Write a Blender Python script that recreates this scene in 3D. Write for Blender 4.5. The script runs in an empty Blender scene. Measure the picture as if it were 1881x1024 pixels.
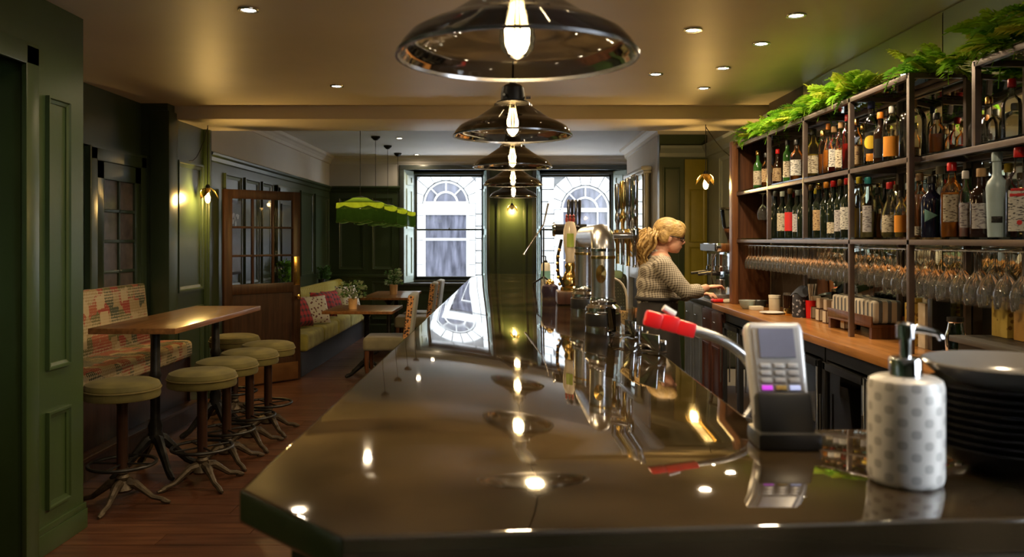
import bpy, bmesh, math, random
from mathutils import Vector, Matrix
R = random.Random(7)
PI = math.pi
scene = bpy.context.scene
col = scene.collection
# ------------------------------------------------------------------ camera
FPX = 1500.0                      # focal length in pixels of the 1881 x 1024 frame
EYE = 1.48
cam_d = bpy.data.cameras.new('camera'); cam = bpy.data.objects.new('camera', cam_d); col.objects.link(cam)
cam.location = (0, 0, EYE); cam.rotation_euler = (PI/2, 0, 0)
cam_d.sensor_width = 36; cam_d.lens = FPX*36/1881; cam_d.shift_y = -72/1881
cam_d.clip_start = .05; cam_d.clip_end = 200
cam_d.dof.use_dof = True; cam_d.dof.focus_distance = 5.5; cam_d.dof.aperture_fstop = 5.0
scene.camera = cam
# ------------------------------------------------------------------ world, exposure
w = bpy.data.worlds.new('overcast'); scene.world = w; w.use_nodes = True
bg = w.node_tree.nodes['Background']; bg.inputs[0].default_value = (.86, .93, 1, 1); bg.inputs[1].default_value = 10.5
vs = scene.view_settings; vs.view_transform = 'Standard'; vs.look = 'None'; vs.exposure = 0.7; vs.gamma = 1
vs.use_curve_mapping = False
cy = scene.cycles
cy.use_denoising = True; cy.max_bounces = 10; cy.transparent_max_bounces = 40; cy.glossy_bounces = 6
cy.diffuse_bounces = 5; cy.transmission_bounces = 8; cy.sample_clamp_indirect = 6; cy.caustics_reflective = False; cy.caustics_refractive = False
# strengths of the lamps (watts), each used in its own builder below
DOWN_W, PEND_W, PETAL_W, FRINGE_W = 24, 26, 32, 4
WARM = (1, .70, .36); AMBER = (1, .70, .36)
# ------------------------------------------------------------------ materials
MATS = {}
def nodes(m):
    m.use_nodes = True
    return m.node_tree.nodes, m.node_tree.links, m.node_tree.nodes['Principled BSDF']
def setp(b, **k):
    for n, v in k.items():
        n = n.replace('_', ' ')
        if n in b.inputs: b.inputs[n].default_value = v
def mat(name, c, rough=.5, metal=0, var=.15, scale=8, bump=0, bscale=60, stretch=None, c2=None, **kw):
    """principled with noise between two tones of the material's own colour"""
    if name in MATS: return MATS[name]
    m = bpy.data.materials.new(name); N, L, b = nodes(m)
    setp(b, Roughness=rough, Metallic=metal, **kw)
    tc = N.new('ShaderNodeTexCoord'); mp = N.new('ShaderNodeMapping')
    L.new(tc.outputs['Object'], mp.inputs[0])
    if stretch: mp.inputs['Scale'].default_value = stretch
    no = N.new('ShaderNodeTexNoise'); no.inputs['Scale'].default_value = scale; no.inputs['Detail'].default_value = 5
    L.new(mp.outputs[0], no.inputs[0])
    rp = N.new('ShaderNodeValToRGB')
    a = [max(0, x*(1-var)) for x in c]; z = c2 or [min(1, x*(1+var)) for x in c]
    rp.color_ramp.elements[0].color = (*a, 1); rp.color_ramp.elements[1].color = (*z, 1)
    rp.color_ramp.elements[0].position = .3; rp.color_ramp.elements[1].position = .7
    L.new(no.outputs['Fac'], rp.inputs[0]); L.new(rp.outputs[0], b.inputs['Base Color'])
    if bump:
        n2 = N.new('ShaderNodeTexNoise'); n2.inputs['Scale'].default_value = bscale; n2.inputs['Detail'].default_value = 4
        L.new(mp.outputs[0], n2.inputs[0])
        bp = N.new('ShaderNodeBump'); bp.inputs['Strength'].default_value = bump; bp.inputs['Distance'].default_value = .01
        L.new(n2.outputs['Fac'], bp.inputs['Height']); L.new(bp.outputs[0], b.inputs['Normal'])
    MATS[name] = m; return m
def emit(name, c, s):
    if name in MATS: return MATS[name]
    m = bpy.data.materials.new(name); N, L, b = nodes(m)
    setp(b, Base_Color=(*c, 1)); b.inputs['Emission Color'].default_value = (*c, 1); b.inputs['Emission Strength'].default_value = s
    MATS[name] = m; return m
def thin(name, c, ior=1.45, rough=.02, gl=(1, 1, 1), haze=0):
    """thin-walled glass: tinted see-through with a Fresnel gloss"""
    if name in MATS: return MATS[name]
    m = bpy.data.materials.new(name); m.use_nodes = True; N = m.node_tree.nodes; L = m.node_tree.links
    N.clear(); o = N.new('ShaderNodeOutputMaterial'); mx = N.new('ShaderNodeMixShader'); fr = N.new('ShaderNodeFresnel')
    t = N.new('ShaderNodeBsdfTransparent'); g = N.new('ShaderNodeBsdfGlossy')
    t.inputs[0].default_value = (*c, 1); g.inputs[0].default_value = (*gl, 1); g.inputs['Roughness'].default_value = rough
    fr.inputs[0].default_value = ior
    L.new(fr.outputs[0], mx.inputs[0]); L.new(t.outputs[0], mx.inputs[1]); L.new(g.outputs[0], mx.inputs[2]); L.new(mx.outputs[0], o.inputs[0])
    if haze:                                   # share of pale diffuse that paints a lit look into the glass
        h = N.new('ShaderNodeMixShader'); h.inputs[0].default_value = haze; df = N.new('ShaderNodeBsdfDiffuse'); df.inputs[0].default_value = (.8, .8, .78, 1)
        L.new(mx.outputs[0], h.inputs[1]); L.new(df.outputs[0], h.inputs[2]); L.new(h.outputs[0], o.inputs[0])
    MATS[name] = m; return m
def cloth_mat(name, c, tl=.4):
    if name in MATS: return MATS[name]
    m = bpy.data.materials.new(name); m.use_nodes = True; N = m.node_tree.nodes; L = m.node_tree.links
    N.clear(); o = N.new('ShaderNodeOutputMaterial'); mx = N.new('ShaderNodeMixShader'); mx.inputs[0].default_value = tl
    d = N.new('ShaderNodeBsdfDiffuse'); t = N.new('ShaderNodeBsdfTranslucent')
    no = N.new('ShaderNodeTexNoise'); no.inputs['Scale'].default_value = 20
    rp = N.new('ShaderNodeValToRGB'); rp.color_ramp.elements[0].color = (*[x*.7 for x in c], 1); rp.color_ramp.elements[1].color = (*[min(1, x*1.25) for x in c], 1)
    tc = N.new('ShaderNodeTexCoord'); L.new(tc.outputs['Object'], no.inputs[0]); L.new(no.outputs['Fac'], rp.inputs[0])
    L.new(rp.outputs[0], d.inputs[0]); L.new(rp.outputs[0], t.inputs[0])
    L.new(d.outputs[0], mx.inputs[1]); L.new(t.outputs[0], mx.inputs[2]); L.new(mx.outputs[0], o.inputs[0])
    MATS[name] = m; return m
def wood(name, c, c2, rough=.35, axis=1, scale=3.0, coat=0):
    st = [14, 14, 14]; st[axis] = 1.0
    return mat(name, c, rough, var=.25, scale=scale, stretch=st, c2=c2, bump=.05, bscale=4, Coat_Weight=coat, Coat_Roughness=.15)

M_GREEN = mat('dark green gloss paint', (.030, .048, .022), .30, var=.12, scale=2, bump=.03, bscale=30)
M_GREENL = mat('green paint lighter', (.034, .058, .018), .32, var=.12, scale=2, bump=.03, bscale=30)
M_DKGREEN = mat('blackish green paint', (.016, .020, .012), .35)
M_OLIVE = mat('olive green with yellow light', (.20, .17, .012), .4, var=.1)  # the yellow light falling on the door is put into this colour
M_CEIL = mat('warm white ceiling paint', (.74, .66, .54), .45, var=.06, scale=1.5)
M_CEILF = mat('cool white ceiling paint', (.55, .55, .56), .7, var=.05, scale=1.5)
M_WHITE = mat('off white wall paint', (.46, .44, .42), .6, var=.05, scale=2)
M_TRIMW = mat('white gloss woodwork', (.62, .63, .64), .3, var=.03)
M_REVEAL = mat('pale green window reveal paint', (.30, .38, .35), .35, var=.05)
M_SASH = mat('grey green sash paint', (.045, .055, .052), .3)
M_FLOOR = [wood('floor board %d' % i, c, c2, .34, axis=0, scale=2.2, coat=.15) for i, (c, c2) in enumerate([((.060, .022, .010), (.11, .042, .02)), ((.075, .028, .013), (.13, .052, .024)), ((.05, .019, .009), (.095, .036, .017))])]
M_SUB = mat('sub floor', (.02, .013, .01), .8)
M_DKWOOD = wood('dark brown wood', (.022, .010, .006), (.05, .022, .012), .35, axis=2)
M_DOORW = wood('brown oak door', (.028, .012, .006), (.055, .024, .010), .33, axis=2)
M_TABLE = wood('oak table top', (.15, .062, .019), (.26, .115, .038), .28, axis=1, scale=2.5, coat=.3)
M_WORK = wood('oiled oak worktop', (.30, .12, .028), (.46, .20, .055), .3, axis=1, scale=2.2, coat=.25)
M_SHELFW = wood('reddish shelf wood', (.075, .026, .011), (.13, .05, .02), .35, axis=2)
M_REDWOOD = wood('mahogany panel', (.045, .014, .010), (.08, .028, .018), .35, axis=2)
M_BLACK = mat('black paint', (.012, .012, .013), .35)
M_BLACKM = mat('black iron', (.02, .019, .018), .42, metal=.6, var=.3, scale=30)
M_STEELF = mat('shelf steel brown', (.15, .115, .105), .36, metal=.55)
M_CHROME = mat('polished chrome', (.78, .78, .80), .09, metal=1, var=.02)
M_STEEL = mat('brushed steel', (.52, .52, .53), .27, metal=1, var=.06, scale=20)
M_GUN = mat('gunmetal chrome', (.30, .30, .32), .2, metal=1, var=.05)
M_BRASS = mat('polished brass', (.80, .52, .16), .16, metal=1, var=.06)
M_BRONZE = mat('dull cast iron bronze', (.075, .055, .034), .5, metal=.5, var=.3, scale=25, bump=.3, bscale=60)
M_RED = mat('glossy red plastic', (.62, .012, .014), .28, var=.08)
M_CERAMIC = mat('cream ceramic', (.78, .66, .50), .2, var=.05)
M_CORD = mat('black cord', (.012, .012, .012), .6)
M_SKIN = mat('skin', (.62, .34, .24), .5, var=.06, scale=12, Subsurface_Weight=.1)
M_GLASS = thin('clear glass', (.96, .97, .965), 1.55)
M_WGLASS = thin('wine glass', (.97, .975, .97), 1.6, .03, haze=.03)
M_PANE = thin('window pane', (.96, .98, .98), 1.35)
M_DPANE = thin('door pane', (.9, .9, .92), 1.5)
M_SMOKE = thin('smoked glass', (.13, .12, .10), 1.5, .05)
M_VELVET = mat('mustard green velvet', (.33, .29, .055), .75, var=.25, scale=9, Sheen_Weight=.12, Sheen_Roughness=.4)
M_STOOL = mat('olive velvet', (.095, .078, .016), .8, var=.35, scale=7, Sheen_Weight=.04)
M_STOOLS = mat('olive velvet welt', (.13, .10, .03), .8)
M_CHAIR = mat('grey olive upholstery', (.15, .135, .085), .8, var=.2, Sheen_Weight=.3)
M_CHAIRB = mat('pale grey chair back fabric', (.30, .31, .29), .75, var=.12)
M_DKFAB = mat('charcoal fabric', (.018, .018, .022), .85, var=.3)
M_PLINTH = mat('dark blue grey plinth', (.028, .03, .036), .4)
M_LEAF = [cloth_mat('leaf %d' % i, c, .35) for i, c in enumerate([(.34, .64, .06), (.50, .76, .08), (.20, .46, .05), (.62, .70, .09)])]
M_HLEAF = [cloth_mat('house leaf %d' % i, c, .25) for i, c in enumerate([(.10, .20, .08), (.30, .38, .22), (.05, .11, .03)])]
M_STONE = mat('pale limestone', (.215, .213, .21), .85, var=.08, scale=3, bump=.2, bscale=25)
M_JOINT = mat('stone joint', (.06, .06, .06), .9)
M_ROAD = mat('wet paving', (.45, .45, .46), .6)
M_DARKIN = mat('dark interior', (.10, .10, .115), .6)
M_MIRROR = mat('greenish mirror', (.80, .87, .78), .02, metal=1, var=0)
M_SCREEN = mat('grey screen', (.20, .20, .27), .2)
M_GREYP = mat('grey plastic', (.32, .31, .31), .35, var=.05)
M_SILVP = mat('silver plastic', (.55, .54, .55), .3, metal=.3, var=.05)
M_BOWL = mat('black glazed bowl', (.015, .015, .016), .12)
M_PAPER = mat('paper label', (.62, .57, .47), .7, var=.08, scale=25)

def granite():
    m = bpy.data.materials.new('polished brown granite'); N, L, b = nodes(m)
    tc = N.new('ShaderNodeTexCoord'); n1 = N.new('ShaderNodeTexNoise'); n1.inputs['Scale'].default_value = 5; n1.inputs['Detail'].default_value = 8
    n2 = N.new('ShaderNodeTexVoronoi'); n2.inputs['Scale'].default_value = 160
    L.new(tc.outputs['Object'], n1.inputs[0]); L.new(tc.outputs['Object'], n2.inputs[0])
    r1 = N.new('ShaderNodeValToRGB'); e = r1.color_ramp.elements
    e[0].color = (.012, .0085, .0045, 1); e[0].position = .35; e[1].color = (.065, .043, .021, 1); e[1].position = .72
    r2 = N.new('ShaderNodeValToRGB'); r2.color_ramp.elements[0].color = (.55, .55, .5, 1); r2.color_ramp.elements[1].color = (1, 1, 1, 1); r2.color_ramp.elements[1].position = .5
    L.new(n1.outputs['Fac'], r1.inputs[0]); L.new(n2.outputs['Distance'], r2.inputs[0])
    mx = N.new('ShaderNodeMixRGB'); mx.blend_type = 'MULTIPLY'; mx.inputs[0].default_value = .8
    L.new(r1.outputs[0], mx.inputs[1]); L.new(r2.outputs[0], mx.inputs[2]); L.new(mx.outputs[0], b.inputs['Base Color'])
    n3 = N.new('ShaderNodeTexNoise'); n3.inputs['Scale'].default_value = 4; n3.inputs['Detail'].default_value = 6
    L.new(tc.outputs['Object'], n3.inputs[0])
    r3 = N.new('ShaderNodeMapRange'); r3.inputs[3].default_value = .015; r3.inputs[4].default_value = .06; r3.inputs[1].default_value = .35; r3.inputs[2].default_value = .75
    L.new(n3.outputs['Fac'], r3.inputs[0]); L.new(r3.outputs[0], b.inputs['Roughness'])
    setp(b, IOR=2.25)
    return m
M_GRANITE = granite()
def kilim():
    """patchwork of woven diamonds and bands"""
    m = bpy.data.materials.new('patchwork kilim'); N, L, b = nodes(m)
    tc = N.new('ShaderNodeTexCoord'); mp = N.new('ShaderNodeMapping'); mp.inputs['Rotation'].default_value = (0, 0, 0)
    L.new(tc.outputs['Object'], mp.inputs[0])
    v = N.new('ShaderNodeTexVoronoi'); v.inputs['Scale'].default_value = 10; v.distance = 'CHEBYCHEV'
    L.new(mp.outputs[0], v.inputs[0])
    r = N.new('ShaderNodeValToRGB'); r.color_ramp.interpolation = 'CONSTANT'
    cs = [(.26, .04, .025), (.30, .22, .11), (.11, .10, .035), (.30, .08, .04), (.42, .33, .19), (.05, .06, .035)]
    e = r.color_ramp.elements; e[0].color = (*cs[0], 1); e[1].color = (*cs[1], 1); e[1].position = .2
    for i, c in enumerate(cs[2:]): q = e.new(.35+.15*i); q.color = (*c, 1)
    sx = N.new('ShaderNodeSeparateColor'); L.new(v.outputs['Color'], sx.inputs[0]); L.new(sx.outputs[0], r.inputs[0])
    v2 = N.new('ShaderNodeTexVoronoi'); v2.inputs['Scale'].default_value = 46; v2.distance = 'MANHATTAN'; v2.inputs['Randomness'].default_value = .12
    L.new(tc.outputs['Object'], v2.inputs[0])
    r2 = N.new('ShaderNodeValToRGB'); r2.color_ramp.elements[0].position = .84; r2.color_ramp.elements[1].position = .92
    L.new(v2.outputs['Distance'], r2.inputs[0])
    mx = N.new('ShaderNodeMixRGB'); L.new(r2.outputs[0], mx.inputs[0]); L.new(r.outputs[0], mx.inputs[1]); mx.inputs[2].default_value = (.45, .37, .24, 1)
    L.new(mx.outputs[0], b.inputs['Base Color']); setp(b, Roughness=.9)
    return m
M_KILIM = kilim()
def spots(name, base, dots, scale, rnd=1, lo=.28, hi=.34, dist='EUCLIDEAN'):
    m = bpy.data.materials.new(name); N, L, b = nodes(m)
    tc = N.new('ShaderNodeTexCoord'); v = N.new('ShaderNodeTexVoronoi'); v.inputs['Scale'].default_value = scale; v.inputs['Randomness'].default_value = rnd; v.distance = dist
    L.new(tc.outputs['Object'], v.inputs[0])
    r = N.new('ShaderNodeValToRGB'); e = r.color_ramp.elements
    e[0].position = lo; e[0].color = (*dots, 1); e[1].position = hi; e[1].color = (*base, 1)
    L.new(v.outputs['Distance'], r.inputs[0]); L.new(r.outputs[0], b.inputs['Base Color']); setp(b, Roughness=.75)
    MATS[name] = m; return m
M_FLORAL = spots('floral cushion', (.62, .58, .50), (.16, .05, .06), 26)
M_IKAT = spots('orange ikat', (.55, .26, .10), (.05, .03, .025), 34, .5, .38, .46)
M_TIN = spots('ornate yellow tin', (.52, .37, .08), (.20, .11, .02), 34, .5)
M_LEOP = spots('patterned basket weave', (.55, .36, .16), (.06, .03, .015), 70, .6)
M_DKPAT = spots('dark patterned fabric', (.03, .035, .03), (.14, .15, .11), 30, .2, .12, .2)
def checks(name, c1, c2, scale, stripes=False):
    m = bpy.data.materials.new(name); N, L, b = nodes(m)
    tc = N.new('ShaderNodeTexCoord'); sp = N.new('ShaderNodeSeparateXYZ'); L.new(tc.outputs['Object'], sp.inputs[0])
    outs = []
    for i in ((0, 2) if not stripes else (0,)):
        mu = N.new('ShaderNodeMath'); mu.operation = 'MULTIPLY'; mu.inputs[1].default_value = scale
        ad = N.new('ShaderNodeMath'); ad.operation = 'ADD'; L.new(sp.outputs[i], ad.inputs[0]); hy = N.new('ShaderNodeMath'); hy.operation = 'MULTIPLY'; hy.inputs[1].default_value = .35; L.new(sp.outputs[1], hy.inputs[0]); L.new(hy.outputs[0], ad.inputs[1])
        L.new(ad.outputs[0], mu.inputs[0])
        s = N.new('ShaderNodeMath'); s.operation = 'SINE'; L.new(mu.outputs[0], s.inputs[0])
        g = N.new('ShaderNodeMath'); g.operation = 'GREATER_THAN'; g.inputs[1].default_value = .25; L.new(s.outputs[0], g.inputs[0]); outs.append(g)
    o = outs[0].outputs[0]
    if len(outs) > 1:
        a = N.new('ShaderNodeMath'); a.operation = 'ADD'; L.new(outs[0].outputs[0], a.inputs[0]); L.new(outs[1].outputs[0], a.inputs[1])
        h = N.new('ShaderNodeMath'); h.operation = 'MULTIPLY'; h.inputs[1].default_value = .5; L.new(a.outputs[0], h.inputs[0]); o = h.outputs[0]
    mx = N.new('ShaderNodeMixRGB'); L.new(o, mx.inputs[0]); mx.inputs[1].default_value = (*c1, 1); mx.inputs[2].default_value = (*c2, 1)
    L.new(mx.outputs[0], b.inputs['Base Color']); setp(b, Roughness=.8)
    MATS[name] = m; return m
M_SHIRT = checks('gingham shirt cloth', (.50, .45, .37), (.10, .075, .06), 420)
M_TARTAN = checks('tartan cloth', (.36, .02, .03), (.03, .02, .03), 90)
M_TOWEL = checks('striped linen', (.55, .50, .42), (.10, .11, .13), 130, True)
def diamond_ceramic():
    m = bpy.data.materials.new('white ceramic with grey circles'); N, L, b = nodes(m)
    tc = N.new('ShaderNodeTexCoord'); sp = N.new('ShaderNodeSeparateXYZ'); L.new(tc.outputs['Object'], sp.inputs[0])
    at = N.new('ShaderNodeMath'); at.operation = 'ARCTAN2'; L.new(sp.outputs[1], at.inputs[0]); L.new(sp.outputs[0], at.inputs[1])
    def m1(op, a, v):
        n = N.new('ShaderNodeMath'); n.operation = op; L.new(a, n.inputs[0])
        if isinstance(v, (int, float)): n.inputs[1].default_value = v
        elif v is not None: L.new(v, n.inputs[1])
        return n.outputs[0]
    u = m1('MULTIPLY', at.outputs[0], 9.0); v = m1('MULTIPLY', sp.outputs[2], 200.0)
    p = m1('MULTIPLY', m1('COSINE', u, None), m1('COSINE', v, None))
    r = N.new('ShaderNodeValToRGB'); e = r.color_ramp.elements
    e[0].position = .26; e[0].color = (.58, .56, .54, 1); e[1].position = .42; e[1].color = (.36, .345, .335, 1)
    L.new(p, r.inputs[0]); L.new(r.outputs[0], b.inputs['Base Color']); setp(b, Roughness=.3)
    return m
M_DOTS = diamond_ceramic()
# ------------------------------------------------------------------ mesh helpers
class MB:
    def __init__(s): s.v = []; s.f = []; s.mi = []
    def add(s, v, f, M=None):
        o = len(s.v); s.v += [tuple(M @ Vector(p)) if M else tuple(p) for p in v]; s.f += [tuple(i+o for i in q) for q in f]; return s
    def box(s, x0, y0, z0, x1, y1, z1, M=None):
        v = [(x, y, z) for z in (z0, z1) for y in (y0, y1) for x in (x0, x1)]
        return s.add(v, [(0, 2, 3, 1), (4, 5, 7, 6), (0, 1, 5, 4), (2, 6, 7, 3), (0, 4, 6, 2), (1, 3, 7, 5)], M)
    def prism(s, poly, z0, z1, M=None):
        n = len(poly); v = [(x, y, z0) for x, y in poly]+[(x, y, z1) for x, y in poly]
        return s.add(v, [tuple(range(n-1, -1, -1)), tuple(range(n, 2*n))]+[(i, (i+1) % n, n+(i+1) % n, n+i) for i in range(n)], M)
    def lathe(s, prof, c=(0, 0, 0), seg=24, M=None, a0=0, a1=2*PI, wob=None):
        v = []; f = []; full = abs(a1-a0-2*PI) < 1e-6; n = seg if full else seg+1
        for r, z in prof:
            for i in range(n):
                a = a0+(a1-a0)*i/seg; rr = max(r, 1e-4)*(wob(a, z) if wob else 1)
                v.append((c[0]+rr*math.cos(a), c[1]+rr*math.sin(a), c[2]+z))
        for k in range(len(prof)-1):
            for i in range(seg):
                j = (i+1) % n; f.append((k*n+i, k*n+j, (k+1)*n+j, (k+1)*n+i))
        return s.add(v, f, M)
    def tube(s, pts, r, seg=10, caps=True, closed=False, M=None):
        P = [Vector(p) for p in pts]; n = len(P); rs = r if isinstance(r, (list, tuple)) else [r]*n
        v = []; f = []; up = None
        for i, p in enumerate(P):
            t = (P[(i+1) % n]-P[i-1]) if closed else (P[min(i+1, n-1)]-P[max(i-1, 0)])
            t.normalize()
            if up is None: up = t.orthogonal().normalized()
            up = (up-t*up.dot(t)); up = up.normalized() if up.length > 1e-6 else t.orthogonal().normalized()
            b = t.cross(up)
            for k in range(seg):
                a = 2*PI*k/seg; v.append(p+(up*math.cos(a)+b*math.sin(a))*rs[i])
        for i in range(n if closed else n-1):
            j = (i+1) % n
            for k in range(seg): f.append((i*seg+k, i*seg+(k+1) % seg, j*seg+(k+1) % seg, j*seg+k))
        if caps and not closed: f += [tuple(range(seg-1, -1, -1)), tuple((n-1)*seg+k for k in range(seg))]
        return s.add(v, f, M)
    def ball(s, c, r, seg=16, rings=10, M=None):
        r = r if isinstance(r, (tuple, list)) else (r, r, r)
        T = Matrix.Translation(c) @ Matrix.Diagonal((*r, 1))
        return s.lathe([(math.sin(PI*k/rings), -math.cos(PI*k/rings)) for k in range(rings+1)], seg=seg, M=(M @ T) if M else T)
    def grid(s, fn, nu, nv, M=None):
        v = [fn(i/nu, j/nv) for j in range(nv+1) for i in range(nu+1)]
        return s.add(v, [(j*(nu+1)+i, j*(nu+1)+i+1, (j+1)*(nu+1)+i+1, (j+1)*(nu+1)+i) for j in range(nv) for i in range(nu)], M)
    def mesh(s, name, m, smooth=False, bevel=0, seg=2, weld=True):
        me = bpy.data.meshes.new(name); me.from_pydata(s.v, [], s.f)
        bm = bmesh.new(); bm.from_mesh(me)
        if weld: bmesh.ops.remove_doubles(bm, verts=bm.verts, dist=1e-5)
        bmesh.ops.recalc_face_normals(bm, faces=bm.faces)
        if bevel: bmesh.ops.bevel(bm, geom=[e for e in bm.edges if len(e.link_faces) == 2 and e.calc_face_angle(0) > .5], offset=bevel, segments=seg, affect='EDGES', profile=.6)
        bm.to_mesh(me); bm.free()
        if smooth or bevel:
            me.polygons.foreach_set('use_smooth', [True]*len(me.polygons)); me.set_sharp_from_angle(angle=.7)
        me.materials.append(m); return me
    def build(s, name, m, parent=None, smooth=False, bevel=0, seg=2, loc=None):
        return link(name, s.mesh(name, m, smooth, bevel, seg), parent, loc)
def link(name, me, parent=None, loc=None):
    o = bpy.data.objects.new(name, me); col.objects.link(o); o.parent = parent
    if loc: o.location = loc
    return o
def tag(o, label=None, cat=None, group=None, kind=None):
    if label: o['label'] = label
    if cat: o['category'] = cat
    if group: o['group'] = group
    if kind: o['kind'] = kind
    return o
def thing(name, label, cat, loc=(0, 0, 0), rz=0, group=None):
    o = bpy.data.objects.new(name, None); col.objects.link(o); o.empty_display_size = .1
    o.location = loc; o.rotation_euler = (0, 0, rz); return tag(o, label, cat, group)
def dup(o, loc=None, rz=None, label=None, parent=None):
    c = o.copy(); col.objects.link(c); c.parent = parent
    if loc is not None: c.location = loc
    if rz is not None: c.rotation_euler = (0, 0, rz)
    if label: c['label'] = label
    for ch in list(o.children): dup(ch, parent=c)
    return c
def struct(name, mb, m, parent=None, **k):
    o = mb.build(name, m, parent, **k)
    if parent is None: o['kind'] = 'structure'
    return o
def sbox(name, x0, y0, z0, x1, y1, z1, m, parent=None, bevel=0):
    return struct(name, MB().box(x0, y0, z0, x1, y1, z1), m, parent, bevel=bevel)
def box(name, x0, y0, z0, x1, y1, z1, m, parent=None, bevel=.003):
    return MB().box(x0, y0, z0, x1, y1, z1).build(name, m, parent, bevel=bevel)
def light(name, kind, loc, watts, c, parent=None, rad=.03, rot=(0, 0, 0), spot=None, blend=.6):
    l = bpy.data.lights.new(name, kind); l.energy = watts; l.color = c; l.shadow_soft_size = rad
    if spot: l.spot_size = spot; l.spot_blend = blend
    o = bpy.data.objects.new(name, l); col.objects.link(o); o.location = loc; o.rotation_euler = rot; o.parent = parent; return o
def at(px, py, d):
    """place in the room of a point that stands d metres away"""
    return ((px-940)*d/FPX, d, EYE-(py-440)*d/FPX)
# moulded frame on a wall: plane 'x' (faces +-x) or 'y' (faces -y); sgn = outward direction
def moulding(parent, plane, pos, sgn, u0, u1, z0, z1, m, wd=.035, dp=.018, name='panel_moulding'):
    mb = MB()
    prof = [(0, 0), (0, dp), (wd*.35, dp), (wd*.5, dp*.55), (wd, dp*.3), (wd, 0)]
    for k in range(len(prof)-1):
        (a, da), (b, db) = prof[k], prof[k+1]
        def ring(i, dd):
            q = [(u0+i, z0+i), (u1-i, z0+i), (u1-i, z1-i), (u0+i, z1-i)]
            return [((pos+sgn*dd, u, z) if plane == 'x' else (u, pos+sgn*dd, z)) for u, z in q]
        mb.add(ring(a, da)+ring(b, db), [(i, (i+1) % 4, 4+(i+1) % 4, 4+i) for i in range(4)])
    return mb.build(name, m, parent)
# ================================================================== the room
CH, CF = 2.61, 2.78            # ceiling of the bar room, of the window room
XL, XF, YW = -2.86, -2.2, 12.8
sub = sbox('floor', -3.4, -2.7, -.12, 2.6, 13.2, -.02, M_SUB)
fl2 = sbox('floor_service', -.28, -2.5, -.02, 2.3, 12.8, 0, mat('dark quarry tile', (.03, .02, .017), .45, scale=6))
y = -2.5; row = 0
while y < YW-.01:
    wd = .15; y1 = min(y+wd, YW)
    cuts = [-3.12, -2.2+R.uniform(-.5, .9), -.28]
    for a, b in zip(cuts, cuts[1:]):
        h = R.uniform(-.0012, 0)
        MB().box(a+.0015, y+.0015, -.02, b-.0015, y1-.0015, h).build('floor_board', R.choice(M_FLOOR), sub)
    y = y1; row += 1
# left side: near wall with a doorway, recess, and the long panelled wall
mb = MB().box(-2.4, -2.6, 0, XF, 2.85, CH).box(-2.4, 3.70, 0, XF, 4.19, CH).box(-2.4, 2.85, 2.30, XF, 3.70, CH)
wl = struct('wall_left', mb, M_GREENL)
moulding(wl, 'x', XF, 1, 3.85, 4.05, .86, 2.16, M_GREENL, .03, .02)
moulding(wl, 'x', XF, 1, 3.85, 4.05, .20, .66, M_GREENL, .03, .02)
sk = MB().box(XF, 3.70, 0, XF+.018, 4.2, .10).box(XF, 3.70, .10, XF+.012, 4.2, .13); struct('baseboard_left', sk, M_GREENL, bevel=.003)
d1 = struct('door_1', MB().box(-2.395, 2.85, 0, -2.34, 3.70, 2.30), M_DKGREEN)
moulding(d1, 'x', -2.34, 1, 2.97, 3.58, 1.1, 2.15, M_DKGREEN); moulding(d1, 'x', -2.34, 1, 2.97, 3.58, .2, .95, M_DKGREEN)
fr = MB().box(XF, 3.66, 0, XF+.025, 3.76, 2.36).box(XF, 2.79, 2.27, XF+.025, 3.76, 2.37).box(XF, 2.79, 0, XF+.025, 2.88, 2.36); fr.build('door_frame', M_GREENL, d1, bevel=.006)
sbox('wall_left_step', -3.25, 4.05, 0, -2.4, 4.19, CH, M_GREEN)
wr = sbox('wall_left_recess', -3.25, 4.19, 0, -3.08, 6.78, CH, M_GREEN)
moulding(wr, 'x', -3.08, 1, 4.45, 5.75, 1.2, 2.2, M_GREEN)
# glazed door in the recess
d2 = struct('door_2', MB().box(-3.08, 5.98, .15, -3.06, 6.72, 2.06), M_DKGREEN)
MB().box(-3.08, 5.88, .15, -3.03, 5.98, 2.16).box(-3.08, 6.68, .15, -3.03, 6.775, 2.16).box(-3.08, 5.88, 2.06, -3.03, 6.775, 2.16).build('door_frame', M_GREEN, d2, bevel=.01)
MB().box(-3.06, 5.98, .15, -3.035, 6.08, 2.06).box(-3.06, 6.58, .15, -3.035, 6.68, 2.06).box(-3.06, 5.98, 1.93, -3.035, 6.68, 2.06).box(-3.06, 5.98, .15, -3.035, 6.68, 1.0).build('door_stile', M_GREEN, d2, bevel=.004)
mun = MB()
for k in range(1, 4): mun.box(-3.058, 6.08, 1.0+.2325*k-.012, -3.04, 6.58, 1.0+.2325*k+.012)
mun.box(-3.058, 6.318, 1.0, -3.04, 6.342, 1.93); mun.build('glazing_bar', M_GREEN, d2, bevel=.003)
pm = mat('dark mottled door glass', (.10, .085, .075), .12, var=.4, scale=9)
for k in range(4):
    for j in range(2):
        MB().box(-3.059, 6.083+.262*j, 1.003+.2325*k, -3.054, 6.315+.262*j, 1.23+.2325*k).build('pane', pm, d2)
wq = struct('wall_left_pier', MB().box(-3.25, 6.78, 0, XL, 6.95, CH), M_GREEN)
MB().box(-3.0, 6.765, 0, -2.84, 6.95, 2.55).build('pilaster', M_GREEN, wq, bevel=.012)
wf = struct('wall_left_panelled', MB().box(-3.1, 6.95, 0, XL, YW+.3, 2.29).box(-3.1, 6.95, 2.29, XL, 7.67, 2.9), M_GREEN)
moulding(wf, 'x', XL, 1, 6.96, 7.52, 1.02, 2.16, M_GREEN, .05, .025); moulding(wf, 'x', XL, 1, 6.96, 7.52, .2, .88, M_GREEN, .05, .025)
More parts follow.
